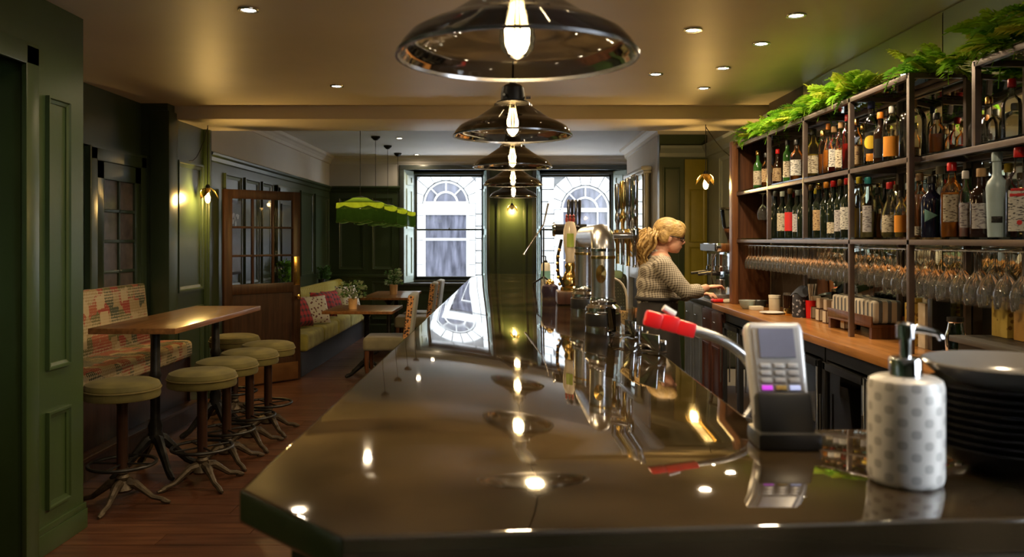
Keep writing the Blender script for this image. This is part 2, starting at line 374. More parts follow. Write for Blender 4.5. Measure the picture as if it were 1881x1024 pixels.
MB().box(XL, 7.56, 0, XL+.035, 7.67, 2.5).box(XL, 7.585, 0, XL+.05, 7.645, 2.5).build('jamb_casing', M_GREEN, wf, bevel=.008)
for a, b in ((8.1, 8.6), (8.7, 9.2), (9.3, 9.7), (11.0, 11.7), (11.8, 12.7)):
    moulding(wf, 'x', XL, 1, a, b, .98, 2.14, M_GREEN, .05, .025)
dcs = MB().box(XL, 9.85, 0, XL+.04, 9.95, 2.12).box(XL, 10.75, 0, XL+.04, 10.85, 2.12).box(XL, 9.85, 2.02, XL+.04, 10.85, 2.14)
d4 = struct('door_4', MB().box(XL, 9.95, 0, XL+.015, 10.75, 2.02), M_DKGREEN); dcs.build('door_frame', M_GREEN, d4, bevel=.008)
moulding(d4, 'x', XL+.015, 1, 10.05, 10.65, 1.1, 1.92, M_DKGREEN)
sbox('wall_left_frieze', -3.1, 7.67, 2.29, XL, YW+.3, 2.95, M_WHITE)
def run(name, m, prof, path):
    """sweep a profile (out, z) along a plan polyline whose room side is on its right"""
    mb = MB(); P = [Vector((x, y, 0)) for x, y in path]; rings = []
    for i, p in enumerate(P):
        d0 = (P[i]-P[i-1]).normalized() if i else (P[1]-P[0]).normalized()
        d2_ = (P[i+1]-P[i]).normalized() if i < len(P)-1 else d0
        n0 = Vector((d0.y, -d0.x, 0)); n1 = Vector((d2_.y, -d2_.x, 0)); n = (n0+n1); n /= max(.3, n.dot(n0))
        rings.append([(p.x+n.x*o, p.y+n.y*o, z) for o, z in prof])
    k = len(prof); v = [q for r in rings for q in r]
    mb.add(v, [(i*k+j, i*k+j+1, (i+1)*k+j+1, (i+1)*k+j) for i in range(len(P)-1) for j in range(k-1)])
    return struct(name, mb, m)
PR = [(0, 2.22), (.02, 2.23), (.025, 2.265), (.05, 2.28), (.055, 2.30), (.03, 2.315), (0, 2.32)]
run('trim_1', M_GREEN, PR, [(XL, 7.67), (XL, YW), (-1.75, YW)])
CO = [(0, 2.66), (.02, 2.665), (.03, 2.70), (.06, 2.73), (.09, 2.745), (.10, CF)]
run('trim_2', M_WHITE, CO, [(XL, 7.67), (XL, YW), (1.84, YW), (1.84, 11.8), (1.66, 11.8), (1.66, 9.2), (2.2, 9.2), (2.2, 7.67)])
run('baseboard_back', M_GREEN, [(0, 0), (.02, 0), (.02, .14), (.008, .16), (0, .16)], [(XL, 10.9), (XL, YW), (1.84, YW)])
# window wall
LW, RW = (-1.69, -.40), (.385, 1.79); WZ0, WZ1 = .80, 2.57
mb = MB()
for a, b in ((-3.1, LW[0]), (LW[1], RW[0]), (RW[1], 2.4)): mb.box(a, YW, 0, b, YW+.35, 2.9)
for a, b in (LW, RW): mb.box(a, YW, 0, b, YW+.35, WZ0).box(a, YW, WZ1, b, YW+.35, 2.9)
wb = struct('wall_back', mb, M_GREEN)
MB().box(XL, YW-.006, 2.30, -1.77, YW, CF).build('white_frieze', M_WHITE, wb)
MB().box(-1.77, YW-.006, 2.645, 1.84, YW, CF).build('white_frieze', M_WHITE, wb)
for a, b in ((-2.72, -2.32), (-2.2, -1.86)):
    moulding(wb, 'y', YW, -1, a, b, 1.0, 2.14, M_GREEN, .05, .022); moulding(wb, 'y', YW, -1, a, b, .22, .82, M_GREEN, .05, .022)
moulding(wb, 'y', YW, -1, -.24, .22, .5, 2.4, M_GREEN, .05, .022)
MB().box(-2.86, YW-.03, .88, -1.77, YW, .93).build('dado_rail', M_GREEN, wb, bevel=.008)
for a, b in (LW, RW): moulding(wb, 'y', YW, -1, a+.12, b-.12, .2, .68, M_GREEN, .05, .022)
def window(name, X0, X1, G0, G1):
    w_ = struct(name, MB().box(X0-.07, YW-.03, WZ0-.02, X0, YW, WZ1+.07).box(X1, YW-.03, WZ0-.02, X1+.05, YW, WZ1+.07).box(X0-.07, YW-.035, WZ1, X1+.05, YW, WZ1+.075), M_SASH, bevel=.006)
    gy, z0, z1 = YW+.30, .83, 2.52
    MB().box(X0-.09, YW-.07, WZ0-.04, X1+.07, gy+.02, WZ0).build('window_sill', M_SASH, w_, bevel=.01)
    for (xa, xb, side) in ((X0, G0, 1), (X1, G1, -1)):      # splayed panelled shutters
        rv = MB().add([(xa, YW, WZ0), (xb, gy, WZ0), (xb, gy, WZ1), (xa, YW, WZ1)], [(0, 1, 2, 3)]).add([(xa-side*.02, YW, WZ0), (xb-side*.02, gy, WZ0), (xb-side*.02, gy, WZ1), (xa-side*.02, YW, WZ1)], [(0, 1, 2, 3)])
        sh = rv.build('shutter', M_REVEAL, w_)
        for (za, zb) in ((.9, 1.55), (1.65, 2.28), (2.34, 2.5)):
            pm_ = MB(); t0, t1 = .2, .8
            for i, (e, dd) in enumerate(((0, .0), (.0, .014), (.1, .014), (.12, .004))): pass
            def pt(t, z, o): return (xa+(xb-xa)*t+side*o, YW+(gy-YW)*t, z)
            o_ = [(t0, za), (t1, za), (t1, zb), (t0, zb)]; q_ = [(t0+.14, za+.04), (t1-.14, za+.04), (t1-.14, zb-.04), (t0+.14, zb-.04)]
            v = [pt(t, z, .001) for t, z in o_]+[pt(t, z, .016) for t, z in o_]+[pt(t, z, .016) for t, z in q_]+[pt(t, z, .002) for t, z in q_]
            pm_.add(v, [(4*k+i, 4*k+(i+1) % 4, 4*k+4+(i+1) % 4, 4*k+4+i) for k in range(3) for i in range(4)])
            pm_.build('shutter_moulding', M_REVEAL, sh)
    MB().add([(X0, YW, WZ1), (X1, YW, WZ1), (G1, gy, WZ1), (G0, gy, WZ1)], [(0, 1, 2, 3)]).build('soffit', M_REVEAL, w_)
    MB().box(G0-.05, gy-.03, WZ0, G0, gy+.06, WZ1).box(G1, gy-.03, WZ0, G1+.05, gy+.06, WZ1).box(G0-.05, gy-.03, z1, G1+.05, gy+.06, WZ1).box(G0-.05, gy-.03, WZ0, G1+.05, gy+.06, z0).build('sash_frame', M_SASH, w_, bevel=.008)
    mz = 1.635
    for (za, zb, yy, nm) in ((z0, mz+.012, gy, 'lower_sash'), (mz-.012, z1, gy+.03, 'upper_sash')):
        s_ = MB()
        s_.box(G0, yy, za, G0+.035, yy+.028, zb).box(G1-.035, yy, za, G1, yy+.028, zb)
        s_.box(G0+.035, yy, za, G1-.035, yy+.028, za+(.055 if nm == 'lower_sash' else .024)).box(G0+.035, yy, zb-(.024 if nm == 'lower_sash' else .035), G1-.035, yy+.028, zb)
        so = s_.build(nm, M_SASH, w_, bevel=.004)
        MB().add([(G0+.03, yy+.014, za), (G1-.03, yy+.014, za), (G1-.03, yy+.014, zb), (G0+.03, yy+.014, zb)], [(0, 1, 2, 3)]).build('pane', M_PANE, so)
    MB().lathe([(.0, 0), (.018, 0), (.012, .012), (.004, .03), (0, .034)], ((G0+G1)/2, gy+.01, mz+.012), 10).build('sash_catch', M_BLACKM, w_, smooth=True)
    return w_
window('window_1', *LW, -1.56, -.456)
window('window_2', *RW, .45, 1.60)
# right side
wrt = struct('wall_right', MB().box(2.135, -2.6, 0, 2.4, -.7, 2.9).box(2.135, 1.1, 0, 2.4, 6.78, 2.9).box(2.135, -.7, 0, 2.4, 1.1, 1.1).box(2.135, -.7, 2.25, 2.4, 1.1, 2.9), mat('dark brown wall paint', (.045, .032, .022), .5))
w3 = struct('window_3', MB().box(2.2, -.7, 1.1, 2.26, -.64, 2.25).box(2.2, 1.04, 1.1, 2.26, 1.1, 2.25).box(2.2, -.64, 1.1, 2.26, 1.04, 1.16).box(2.2, -.64, 2.19, 2.26, 1.04, 2.25).box(2.2, .18, 1.16, 2.26, .22, 2.19), M_SASH)
for a, b in ((-.64, .18), (.22, 1.04)): MB().add([(2.23, a, 1.16), (2.23, b, 1.16), (2.23, b, 2.19), (2.23, a, 2.19)], [(0, 1, 2, 3)]).build('pane', M_PANE, w3)
M_GREYG = mat('grey green gloss paint', (.20, .23, .23), .28, var=.06)
wa = struct('wall_right_alcove', MB().box(2.2, 6.78, 0, 2.4, 9.35, 2.52), M_GREYG)
sbox('wall_right_frieze', 2.2, 6.78, 2.52, 2.4, 9.35, 2.95, M_WHITE)
moulding(wa, 'x', 2.2, -1, 7.0, 7.75, 1.2, 2.35, M_GREYG, .05, .025); moulding(wa, 'x', 2.2, -1, 7.9, 8.6, 1.2, 2.35, M_GREYG, .05, .025)
run('trim_3', M_GREYG, [(0, 2.40), (.02, 2.41), (.03, 2.45), (.07, 2.50), (.08, 2.53), (0, 2.54)], [(1.66, 9.2), (2.2, 9.2), (2.2, 6.8)])
wp = struct('wall_right_return', MB().box(1.66, 9.2, 0, 2.3, 9.32, 2.9), M_GREEN)
moulding(wp, 'y', 9.2, -1, 1.70, 1.90, .9, 2.3, M_GREEN, .03, .02)
d3 = struct('door_3', MB().box(1.94, 9.165, 0, 2.19, 9.2, 2.38), M_OLIVE, bevel=.004)
moulding(d3, 'y', 9.165, -1, 1.985, 2.17, 1.45, 2.05, M_OLIVE, .025, .014); moulding(d3, 'y', 9.165, -1, 1.985, 2.17, .5, 1.40, M_OLIVE, .025, .014)
chm = struct('wall_right_chimney', MB().box(1.66, 9.32, 0, 2.3, 11.8, 2.9).box(1.84, 11.8, 0, 2.3, YW+.35, 2.9), M_WHITE)
sbox('wall_rear', -2.6, -2.8, 0, 2.4, -2.6, 2.9, M_GREEN)
# ceilings and beam
sbox('ceiling', -3.3, -2.8, CH, 2.4, 6.92, 2.95, M_CEIL)
sbox('trim_4', -3.0, 6.92, 2.50, 2.4, 7.67, 2.95, M_CEIL, bevel=.004)['label'] = 'plastered ceiling beam between the bar and the window room'
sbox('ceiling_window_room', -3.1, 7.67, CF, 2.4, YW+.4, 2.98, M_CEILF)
# mirrors on the right wall
for a, b, lab in ((1.6, 4.02, 'tall frameless mirror sheet behind the bottle shelves, panel beside the trailing fern'), (4.03, 5.95, 'tall frameless mirror sheet behind the bottle shelves, panel towards the wooden end upright')):
    tag(box('wall_mirror', 2.122, a, .955, 2.134, b, CH-.005, M_MIRROR, bevel=.002), lab, 'mirror')
# recessed ceiling spots
DL = MB().lathe([(.052, 0), (.050, -.006), (.038, -.006), (.034, .002)], seg=20).mesh('bezel', M_STEEL, True)
DE = MB().lathe([(0, -.001), (.034, -.001)], seg=16).mesh('lens', emit('warm lamp lens', (1, .88, .68), 45))
def downlight(px, py, h, lab, room, watts=DOWN_W):
    s = (440-py)/h; x, y_ = (px-940)/s, FPX/s
    t = thing('ceiling_spotlight', lab, 'spotlight', (x, y_, EYE+h), group=room)
    link('bezel', DL, t); link('lens', DE, t)
    light('spot_lamp', 'SPOT', (0, 0, -.012), watts, (1, .76, .46), t, .03, (0, 0, 0), 2.95, .7)
for px, py in ((456, 18), (618, 158), (1462, 28), (1272, 55), (1398, 80), (1204, 136), (1328, 125), (1292, 162)):
    downlight(px, py, CH-EYE-.001, 'added recessed spotlight out of view in the cream ceiling above the bar', 'spotlights in the bar ceiling')
for x, y_ in ((-1.4, 1.2), (.9, .8), (1.3, 2.0), (-1.45, 2.6)):  # extra spots added above the view to bring in more light
    t = thing('ceiling_spotlight', 'added recessed spotlight out of view in the cream ceiling above the bar', 'spotlight', (x, y_, CH-.001), group='spotlights in the bar ceiling')
    link('bezel', DL, t); link('lens', DE, t); light('spot_lamp', 'SPOT', (0, 0, -.012), DOWN_W*.8, (1, .76, .46), t, .03, (0, 0, 0), 2.95, .7)
for px, py in ((733, 254), (765, 284)):
    downlight(px, py, CF-EYE-.001, 'small round recessed spotlight in the ceiling of the window room', 'spotlights in the window room ceiling', DOWN_W*.5)
# ================================================================== the street outside
FY = 20.0
fac = thing('stone_facade', 'pale limestone townhouse front across the street with two arched windows', 'building', (0, FY, 0))
MB().box(-9, .06, -.5, 9, .6, 7.5).build('backing_wall', M_JOINT, fac)
CHH, BWD = .30, .62
A1, A2 = (-1.62, .56), (1.80, .60)      # centre and half width of the arched windows
ZS = {A1: 2.36, A2: 2.20}               # springing height
blk = {}
def block(x0, x1, z0, z1):
    k = (round(x1-x0, 3), round(z1-z0, 3))
    if k not in blk: blk[k] = MB().box(-k[0]/2+.010, 0, -k[1]/2+.010, k[0]/2-.010, .08, k[1]/2-.010).mesh('stone_block', M_STONE, bevel=.012, seg=1)
    link('stone_block', blk[k], fac, ((x0+x1)/2, R.uniform(-.006, 0), (z0+z1)/2))
for c in range(-1, 17):
    z0 = c*CHH; z1 = z0+CHH; wdt = 3.9
    spans = [(-wdt, wdt)]
    for (cx, hw) in (A1, A2):
        if z0 < ZS[(cx, hw)]+.75 and z1 > .4:
            e = hw+.16
            spans = [s2 for a, b in spans for s2 in ((a, min(b, cx-e)), (max(a, cx+e), b)) if s2[1]-s2[0] > .05]
    for a, b in spans:
        x = a; first = True
        while x < b-.01:
            L_ = BWD*(.5 if first and c % 2 else 1); x1 = min(x+L_, b)
            if b-x1 < .15: x1 = b
            block(x, x1, z0, z1); x = x1; first = False
for (cx, hw), tall in ((A1, True), (A2, False)):
    zs = ZS[(cx, hw)]
    for k in range(9):                                   # voussoirs
        a0, a1 = PI*k/9+.012, PI*(k+1)/9-.012; mb = MB(); r0, r1 = hw+.02, hw+.34
        v = [(r*math.cos(a), yy, r*math.sin(a)) for yy in (-.01, .08) for r, a in ((r0, a0), (r1, a0), (r1, a1), (r0, a1))]
        mb.add(v, [(0, 1, 2, 3), (7, 6, 5, 4), (0, 4, 5, 1), (1, 5, 6, 2), (2, 6, 7, 3), (3, 7, 4, 0)])
        mb.build('voussoir', M_STONE, fac, loc=(cx, 0, zs))
    for sx in (-1, 1):
        for k in range(7): MB().box(0, 0, 0, .16, .09, .288).build('jamb_stone', M_STONE, fac, loc=(cx+sx*(hw+.082)-.08, -.005, zs-.3*(k+1)+.006))
    wn = MB()
    wn.box(cx-hw, .014, zs-.05, cx+hw, .07, zs+.05).box(cx-hw, .02, .45, cx-hw+.06, .07, zs).box(cx+hw-.06, .02, .45, cx+hw, .07, zs).box(cx-hw, .0, .40, cx+hw, .09, .5)
    for r in (hw-.03, hw*.5):
        wn.tube([(cx+r*math.cos(PI*i/20), .045, zs+r*math.sin(PI*i/20)) for i in range(21)], .028, 6)
    for i in range(1, 4 if tall else 4):
        a = PI*i/4; wn.tube([(cx+hw*.5*math.cos(a), .045, zs+hw*.5*math.sin(a)), (cx+hw*math.cos(a), .045, zs+hw*math.sin(a))], .02, 6)
    if tall: wn.box(cx-hw, .008, zs-.28, cx+hw, .075, zs-.049).box(cx-hw, .033, 1.45, cx+hw, .06, 1.51)
    else:
        for fx in (-.5, .5): wn.box(cx+fx*hw-.018, .026, .5, cx+fx*hw+.018, .06, zs)
        for zz in (.95, 1.4, 1.8): wn.box(cx-hw, .022, zz, cx+hw, .06, zz+.035)
    wo = wn.build('window_frame', M_STONE, fac)
    poly = [(cx-hw, .45), (cx+hw, .45)]+[(cx+hw*math.cos(PI*i/20), zs+hw*math.sin(PI*i/20)) for i in range(21)]
    MB().add([(x, .055, z) for x, z in poly], [tuple(range(len(poly)))]).build('window_glass', mat('street window glass', (.035, .035, .045), .15, var=.6, scale=3, stretch=(3, 1, .6), Specular_IOR_Level=.25), wo)
sbox('street', -40, -40, -.55, 40, 40, -.45, M_ROAD)
# ================================================================== the bar counter
BZ = 1.15
bar = thing('bar_counter', 'long bar counter with a polished dark brown granite top and cut corners', 'bar counter')
top = [(-.19, .905), (1.3, 1.02), (1.3, 1.46), (.53, 1.42), (.435, 1.52), (.435, 7.2), (.3, 7.8), (-.2, 7.8), (-.36, 7.1), (-.36, 1.075)]
MB().prism(top, BZ-.045, BZ).build('granite_top', M_GRANITE, bar, bevel=.007, seg=3)
cx_, cy_ = 0, 0
body = [(-.15, .96), (1.3, 1.07), (1.3, 1.40), (.5, 1.36), (.37, 1.5), (.37, 7.15), (.26, 7.74), (-.17, 7.74), (-.30, 7.08), (-.30, 1.11)]
MB().prism(body, 0, BZ-.045).build('bar_front', mat('grey brown bar panelling', (.10, .075, .05), .4), bar)
MB().box(-.325, 1.2, 0, -.30, 7.0, .14).build('plinth', M_DKWOOD, bar)
for k in range(7): moulding(bar, 'x', -.30, -1, 1.25+k*.83, 1.95+k*.83, .22, 1.02, MATS['grey brown bar panelling'], .04, .02)
# under-bar steel station on the service side
us = thing('steel_bar_station', 'brushed steel under-bar shelf with upstand on the service side of the counter', 'sink', (.47, 1.9, 0))
MB().box(-.07, 0, .86, .235, 3.6, .885).box(-.09, 0, .885, -.075, 3.6, 1.09).box(.235, 0, .82, .245, 3.6, .9).build('steel_shelf', M_STEEL, us, bevel=.004)
MB().box(-.07, .02, 0, .17, 3.58, .82).build('cupboard', M_BLACK, us)
MB().box(-.02, .3, .887, .16, 1.0, .91).box(-.02, 2.0, .887, .16, 2.7, .905).build('drainer', M_CHROME, us, bevel=.004)
# ================================================================== pendant lamps over the bar
def pendant():
    t = thing('pendant_lamp', '', 'pendant lamp', group='smoked glass pendants over the bar')
    prof = [(.060, .128), (.072, .122), (.074, .112), (.086, .104), (.112, .086), (.145, .064), (.178, .050), (.203, .036), (.218, .018), (.225, .004)]
    pr2 = []
    for (a, b), (c, d) in zip(prof, prof[1:]):
        for k in range(3): pr2.append((a+(c-a)*k/3, b+(d-b)*k/3))
    pr2.append(prof[-1])
    MB().lathe(pr2, seg=64).build('glass_shade', M_SMOKE, t, smooth=True)
    MB().lathe([(.225, .004), (.2285, .003), (.2285, -.003), (.2235, -.003), (.2225, .004)], seg=64).build('metal_rim', M_GUN, t, smooth=True)
    MB().lathe([(0, .215), (.012, .215), (.014, .20), (.030, .195), (.042, .185), (.046, .16), (.046, .135), (.062, .13), (.064, .126), (.040, .124), (0, .124)], seg=32).build('lamp_holder', M_BLACKM, t, smooth=True)
    for a in range(3):
        MB().tube([(.05*math.cos(a*2.1), .05*math.sin(a*2.1), .148), (.068*math.cos(a*2.1), .068*math.sin(a*2.1), .148)], .006, 8).build('thumb_screw', M_STEEL, t)
    b = MB().lathe([(.014, .122), (.017, .11), (.026, .08), (.033, .055), (.035, .035), (.031, .016), (.018, .002), (0, -.003)], seg=20).build('bulb', M_GLASS, t, smooth=True)
    f = MB()
    for k in range(8):
        a = 2*PI*k/8; f.tube([(.009*math.cos(a), .009*math.sin(a), .105), (.016*math.cos(a), .016*math.sin(a), .06), (.011*math.cos(a), .011*math.sin(a), .018)], .0028, 6)
    f.build('filament', emit('pendant filament', (1, .74, .30), 38), b)
    MB().tube([(0, 0, .21), (0, 0, 1.0)], .004, 8).build('cord', M_CORD, t)
    light('bulb_lamp', 'POINT', (0, 0, .055), PEND_W, AMBER, t, .03)
    return t
P0 = pendant()
pl = ['smoked glass dome pendant hanging over the cut corner end of the bar', 'smoked glass dome pendant, second in the row from the cut corner end of the bar', 'smoked glass dome pendant, middle one of the row of five over the bar',
      'smoked glass dome pendant, second in the row from the window end of the bar', 'smoked glass dome pendant hanging over the window end of the bar']
for i, (x, y_, z) in enumerate(((.010, 1.54, 1.823), (.003, 3.12, 1.875), (.003, 4.68, 1.895), (.008, 6.25, 1.895), (.014, 7.78, 1.885))):
    o = P0 if i == 0 else dup(P0)
    o.location = (x, y_, z); o['label'] = pl[i]
    cz = (CF if y_ > 7.67 else CH if y_ < 6.92 else 2.5)-z
    for ch in o.children:
        if ch.name.startswith('cord'):
            ch.data = MB().tube([(0, 0, .21), (.004, 0, cz*.6), (0, 0, cz-.02)], .004, 8).mesh('cord', M_CORD)
    MB().lathe([(0, cz-.035), (.03, cz-.033), (.05, cz-.012), (.052, cz-.001), (0, cz-.001)], seg=24).build('ceiling_rose', M_BLACKM, o, smooth=True)
# ================================================================== brass petal bulbs
def petal(loc, ztop, lab, hook=None):
    t = thing('bare_bulb_pendant', lab, 'pendant lamp', loc, group='bulbs with brass petals')
    MB().lathe([(0, .06), (.012, .06), (.02, .045), (.022, 0), (.016, -.01), (0, -.01)], seg=16).build('lamp_holder', M_BLACKM, t, smooth=True)
    for k in range(3):
        a = .5+2*PI*k/3; mb = MB()
        def fn(u, v):
            r = .018+.075*v; z = .035-.10*v*v; wv = .038*math.sin(PI*min(.98, .12+.86*v))*(u-.5)*2
            return (r*math.cos(a)-wv*math.sin(a), r*math.sin(a)+wv*math.cos(a), z-.25*abs(wv))
        mb.grid(fn, 6, 8); o = mb.build('petal', M_BRASS, t, smooth=True)
        so = o.modifiers.new('thick', 'SOLIDIFY'); so.thickness = .0015
    b = MB().lathe([(.012, -.008), (.018, -.025), (.031, -.055), (.032, -.075), (.022, -.098), (0, -.108)], seg=18).build('bulb', M_GLASS, t, smooth=True)
    MB().lathe([(0, -.02), (.008, -.03), (.014, -.06), (.010, -.085), (0, -.092)], seg=12).build('filament', emit('petal filament', (1, .78, .42), 60), b, smooth=True)
    h = ztop-loc[2]; MB().tube([(0, 0, .058), (0, 0, h)], .0035, 8).build('cord', M_CORD, t)
    if hook: MB().tube([(0, 0, h-.02)]+[(hook[0]*u, hook[1]*u, h-.02-.36*math.sin(PI*.5*u)*(1-.25*u)-.04*u) for u in (.1, .25, .4, .6, .8, 1)], .004, 8).build('looped_cable', M_CORD, t)
    light('bulb_lamp', 'POINT', (0, 0, -.06), PETAL_W, (1, .60, .17), t, .03)
petal((-2.72, 7.30, 1.91), 2.50, 'bare bulb with brass petals hanging by the open glazed door', (-.12, -.12))
petal((1.72, 7.25, 2.03), 2.50, 'bare bulb with brass petals hanging in front of the yellow-lit door', (.40, .05))
petal((.0, 12.62, 1.98), CF, 'bare bulb with brass petals hanging between the two sash windows')
# ================================================================== fringed green shades
def fringe():
    t = thing('fringed_pendant', '', 'pendant lamp', group='green fringed pendants over the dining tables')
    sc = lambda a: .5+.5*abs(math.cos(a*5))
    n = 80; mb = MB()
    def fn(u, v):
        a = 2*PI*u; r = .08+.185*v; z = .30-.062*v-.012*math.sin(PI*v)
        return (r*math.cos(a), r*math.sin(a), z)
    mb.grid(fn, n, 6).build('fabric_shade', cloth_mat('moss silk', (.13, .20, .02), .55), t, smooth=True)
    sc2 = lambda a: abs(math.sin(a*3))
    def band(u, v):
        a = 2*PI*u; r = .265+.004*math.sin(a*40)*v; return (r*math.cos(a), r*math.sin(a), .238-(.035+.03*sc2(a))*v)
    MB().grid(band, 120, 3).build('silk_band', cloth_mat('lime silk', (.42, .52, .03), .65), t, smooth=True)
    fr_ = MB(); fm = cloth_mat('green fringe', (.03, .068, .010), .35)
    for k in range(170):
        a = 2*PI*k/170; r = .262; z0 = .205-.028*sc2(a); z1 = .045-.03*sc2(a+.02)
        fr_.add([(r*math.cos(a), r*math.sin(a), z0), (r*math.cos(a+.034), r*math.sin(a+.034), z0), ((r+.004)*math.cos(a+.032), (r+.004)*math.sin(a+.032), z1), ((r+.004)*math.cos(a+.002), (r+.004)*math.sin(a+.002), z1)], [(0, 1, 2, 3)])
    o = fr_.build('fringe', fm, t); o['kind'] = 'stuff'
    MB().tube([((.268)*math.cos(2*PI*k/120), (.268)*math.sin(2*PI*k/120), .203-.03*sc2(2*PI*k/120)) for k in range(120)], .004, 6, closed=True).build('braid', cloth_mat('moss braid', (.16, .22, .07), .3), t, smooth=True)
    MB().tube([((.267)*math.cos(2*PI*k/120), (.267)*math.sin(2*PI*k/120), .045-.03*sc2(2*PI*k/120)) for k in range(120)], .0035, 6, closed=True).build('lower_braid', MATS['moss braid'], t, smooth=True)
    MB().lathe([(0, .318), (.02, .318), (.082, .302), (.08, .296), (0, .29)], seg=20).build('cap', M_BLACKM, t, smooth=True)
    MB().ball((0, 0, .215), (.028, .028, .035)).build('bulb', emit('fringe bulb', (1, .86, .55), 14), t, smooth=True)
    light('bulb_lamp', 'POINT', (0, 0, .20), FRINGE_W, (1, .82, .45), t, .03)
    return t
F0 = fringe(); fz = 1.65
for i, (d, lab) in enumerate(((9.25, 'lime green fringed lampshade above the small table by the open door'), (10.3, 'lime green fringed lampshade, second from the open glazed door'), (11.3, 'lime green fringed lampshade, second from the window wall'), (12.3, 'lime green fringed lampshade beside the window wall'))):
    o = F0 if i == 0 else dup(F0)
    o.location = (-1.72, d, fz); o['label'] = lab; h = CF-fz
    MB().tube([(0, 0, .3), (0, 0, h)], .0035, 8).build('cord', M_CORD, o)
    MB().lathe([(0, h-.05), (.02, h-.05), (.055, h-.02), (.058, h-.001), (0, h-.001)], seg=20).build('ceiling_rose', M_BLACKM, o, smooth=True)
# ================================================================== kilim bench on its platform
pf = thing('bench_platform', 'dark wooden step carrying the patchwork bench', 'platform', (-3.08, 4.2, 0))
MB().box(0, 0, 0, .48, 2.57, .125).build('riser', M_DKWOOD, pf); MB().box(0, 0, .125, .50, 2.57, .15).build('tread', wood('step wood', (.035, .015, .009), (.07, .03, .016), .35, axis=1), pf, bevel=.004)
bn = thing('patchwork_bench', 'high-backed bench upholstered in red and cream woven patchwork', 'bench', (-3.07, 4.22, .15))
def cushion(x0, y0, z0, x1, y1, z1, bulge=.02):
    return MB().box(x0, y0, z0, x1, y1, z1)
MB().box(.03, 0, 0, .40, 2.5, .36).build('base', M_DKWOOD, bn, bevel=.006)
cushion(.02, 0, .36, .45, 2.5, .505).build('seat', M_KILIM, bn, bevel=.05, seg=4)
MB().prism([(0, 0), (.10, 0), (.05, .49), (0, .49)], 0, 2.5, Matrix(((1, 0, 0, 0), (0, 0, 1, 0), (0, 1, 0, .48), (0, 0, 0, 1)))).build('backrest', M_KILIM, bn, bevel=.018, seg=3)
MB().box(.03, 2.5, 0, .42, 2.52, .36).build('end_panel', M_DKWOOD, bn)
# ================================================================== high table and stools
def pedestal_foot(mb, r, h, n=4, a0=.5, thick=.02):
    for k in range(n):
        a = a0+2*PI*k/n; c, s = math.cos(a), math.sin(a)
        pts = [(.02, h), (.05, h*.96), (r*.45, h*.62), (r*.75, h*.22), (r*.92, .022), (r, .016)]
        mb.tube([(c*q, s*q, z) for q, z in pts], [thick*1.5, thick*1.4, thick*1.1, thick*.85, thick*.9, thick*.55], 8)
ht = thing('high_table', 'long narrow oak high table on two black iron pedestals', 'table', (-2.26, 5.675, 0))
MB().box(-.26, -.825, .915, .26, .825, .95).build('tabletop', M_TABLE, ht, bevel=.004)
for yy in (-.5, .55):
    mb = MB().lathe([(.0, .2), (.05, .2), (.055, .23), (.04, .26), (.045, .30), (.03, .34), (.032, .60), (.04, .62), (.03, .65), (.028, .88), (.06, .90), (.10, .915), (0, .915)], (0, yy, 0), 16)
    tm = MB(); pedestal_foot(tm, .27, .22, 4, .78, .024); tm.v = [(x, y2+yy, z) for x, y2, z in tm.v]
    lg = mb.build('pedestal', M_BLACKM, ht, smooth=True); tm.build('claw_foot', M_BLACKM, lg, smooth=True)
def stool():
    t = thing('bar_stool', '', 'stool', group='velvet topped stools at the high table')
    MB().lathe([(0, .694), (.10, .695), (.16, .690), (.19, .678), (.199, .66), (.2, .652), (.196, .648)], seg=40).build('seat', M_STOOL, t, smooth=True)
    MB().lathe([(.197, .65), (.205, .648), (.205, .642), (.197, .640)], seg=40).build('piping', M_STOOLS, t, smooth=True)
    MB().lathe([(.197, .642), (.2, .61), (.196, .597), (.18, .592), (0, .592)], seg=40).build('seat_side', M_STOOL, t, smooth=True)
    MB().lathe([(0, .592), (.09, .592), (.09, .575), (.035, .57), (.03, .55), (.03, .22), (.026, .2), (0, .2)], seg=18).build('post', M_DKWOOD, t, smooth=True)
    rg = MB().tube([(.175*math.cos(2*PI*k/36), .175*math.sin(2*PI*k/36), .225) for k in range(36)], .010, 8, closed=True)
    ro = rg.build('foot_ring', M_BLACKM, t, smooth=True)
    sp = MB()
    for k in range(4): a = .3+PI/2*k; sp.tube([(.028*math.cos(a), .028*math.sin(a), .225), (.172*math.cos(a), .172*math.sin(a), .225)], .006, 6)
    sp.build('spoke', M_BLACKM, ro)
    MB().lathe([(.0, .20), (.032, .2), (.036, .175), (.026, .165), (.036, .15), (.03, .13), (.05, .11), (.065, .085), (.05, .07), (0, .07)], seg=16).build('hub', M_BRONZE, t, smooth=True)
    for k in range(4):
        mb = MB(); a = .35+PI/2*k; c, s = math.cos(a), math.sin(a)
        pts = [(.03, .115), (.075, .11), (.12, .075), (.17, .038), (.225, .026), (.25, .014)]
        mb.tube([(c*q, s*q, z) for q, z in pts], [.026, .024, .019, .015, .014, .012], 8)
        mb.tube([(c*q, s*q, z) for q, z in ((.222, .022), (.245, .014), (.268, .010))], [.016, .014, .008], 8)
        mb.build('leg', M_BRONZE, t, smooth=True)
    return t
S0 = stool()
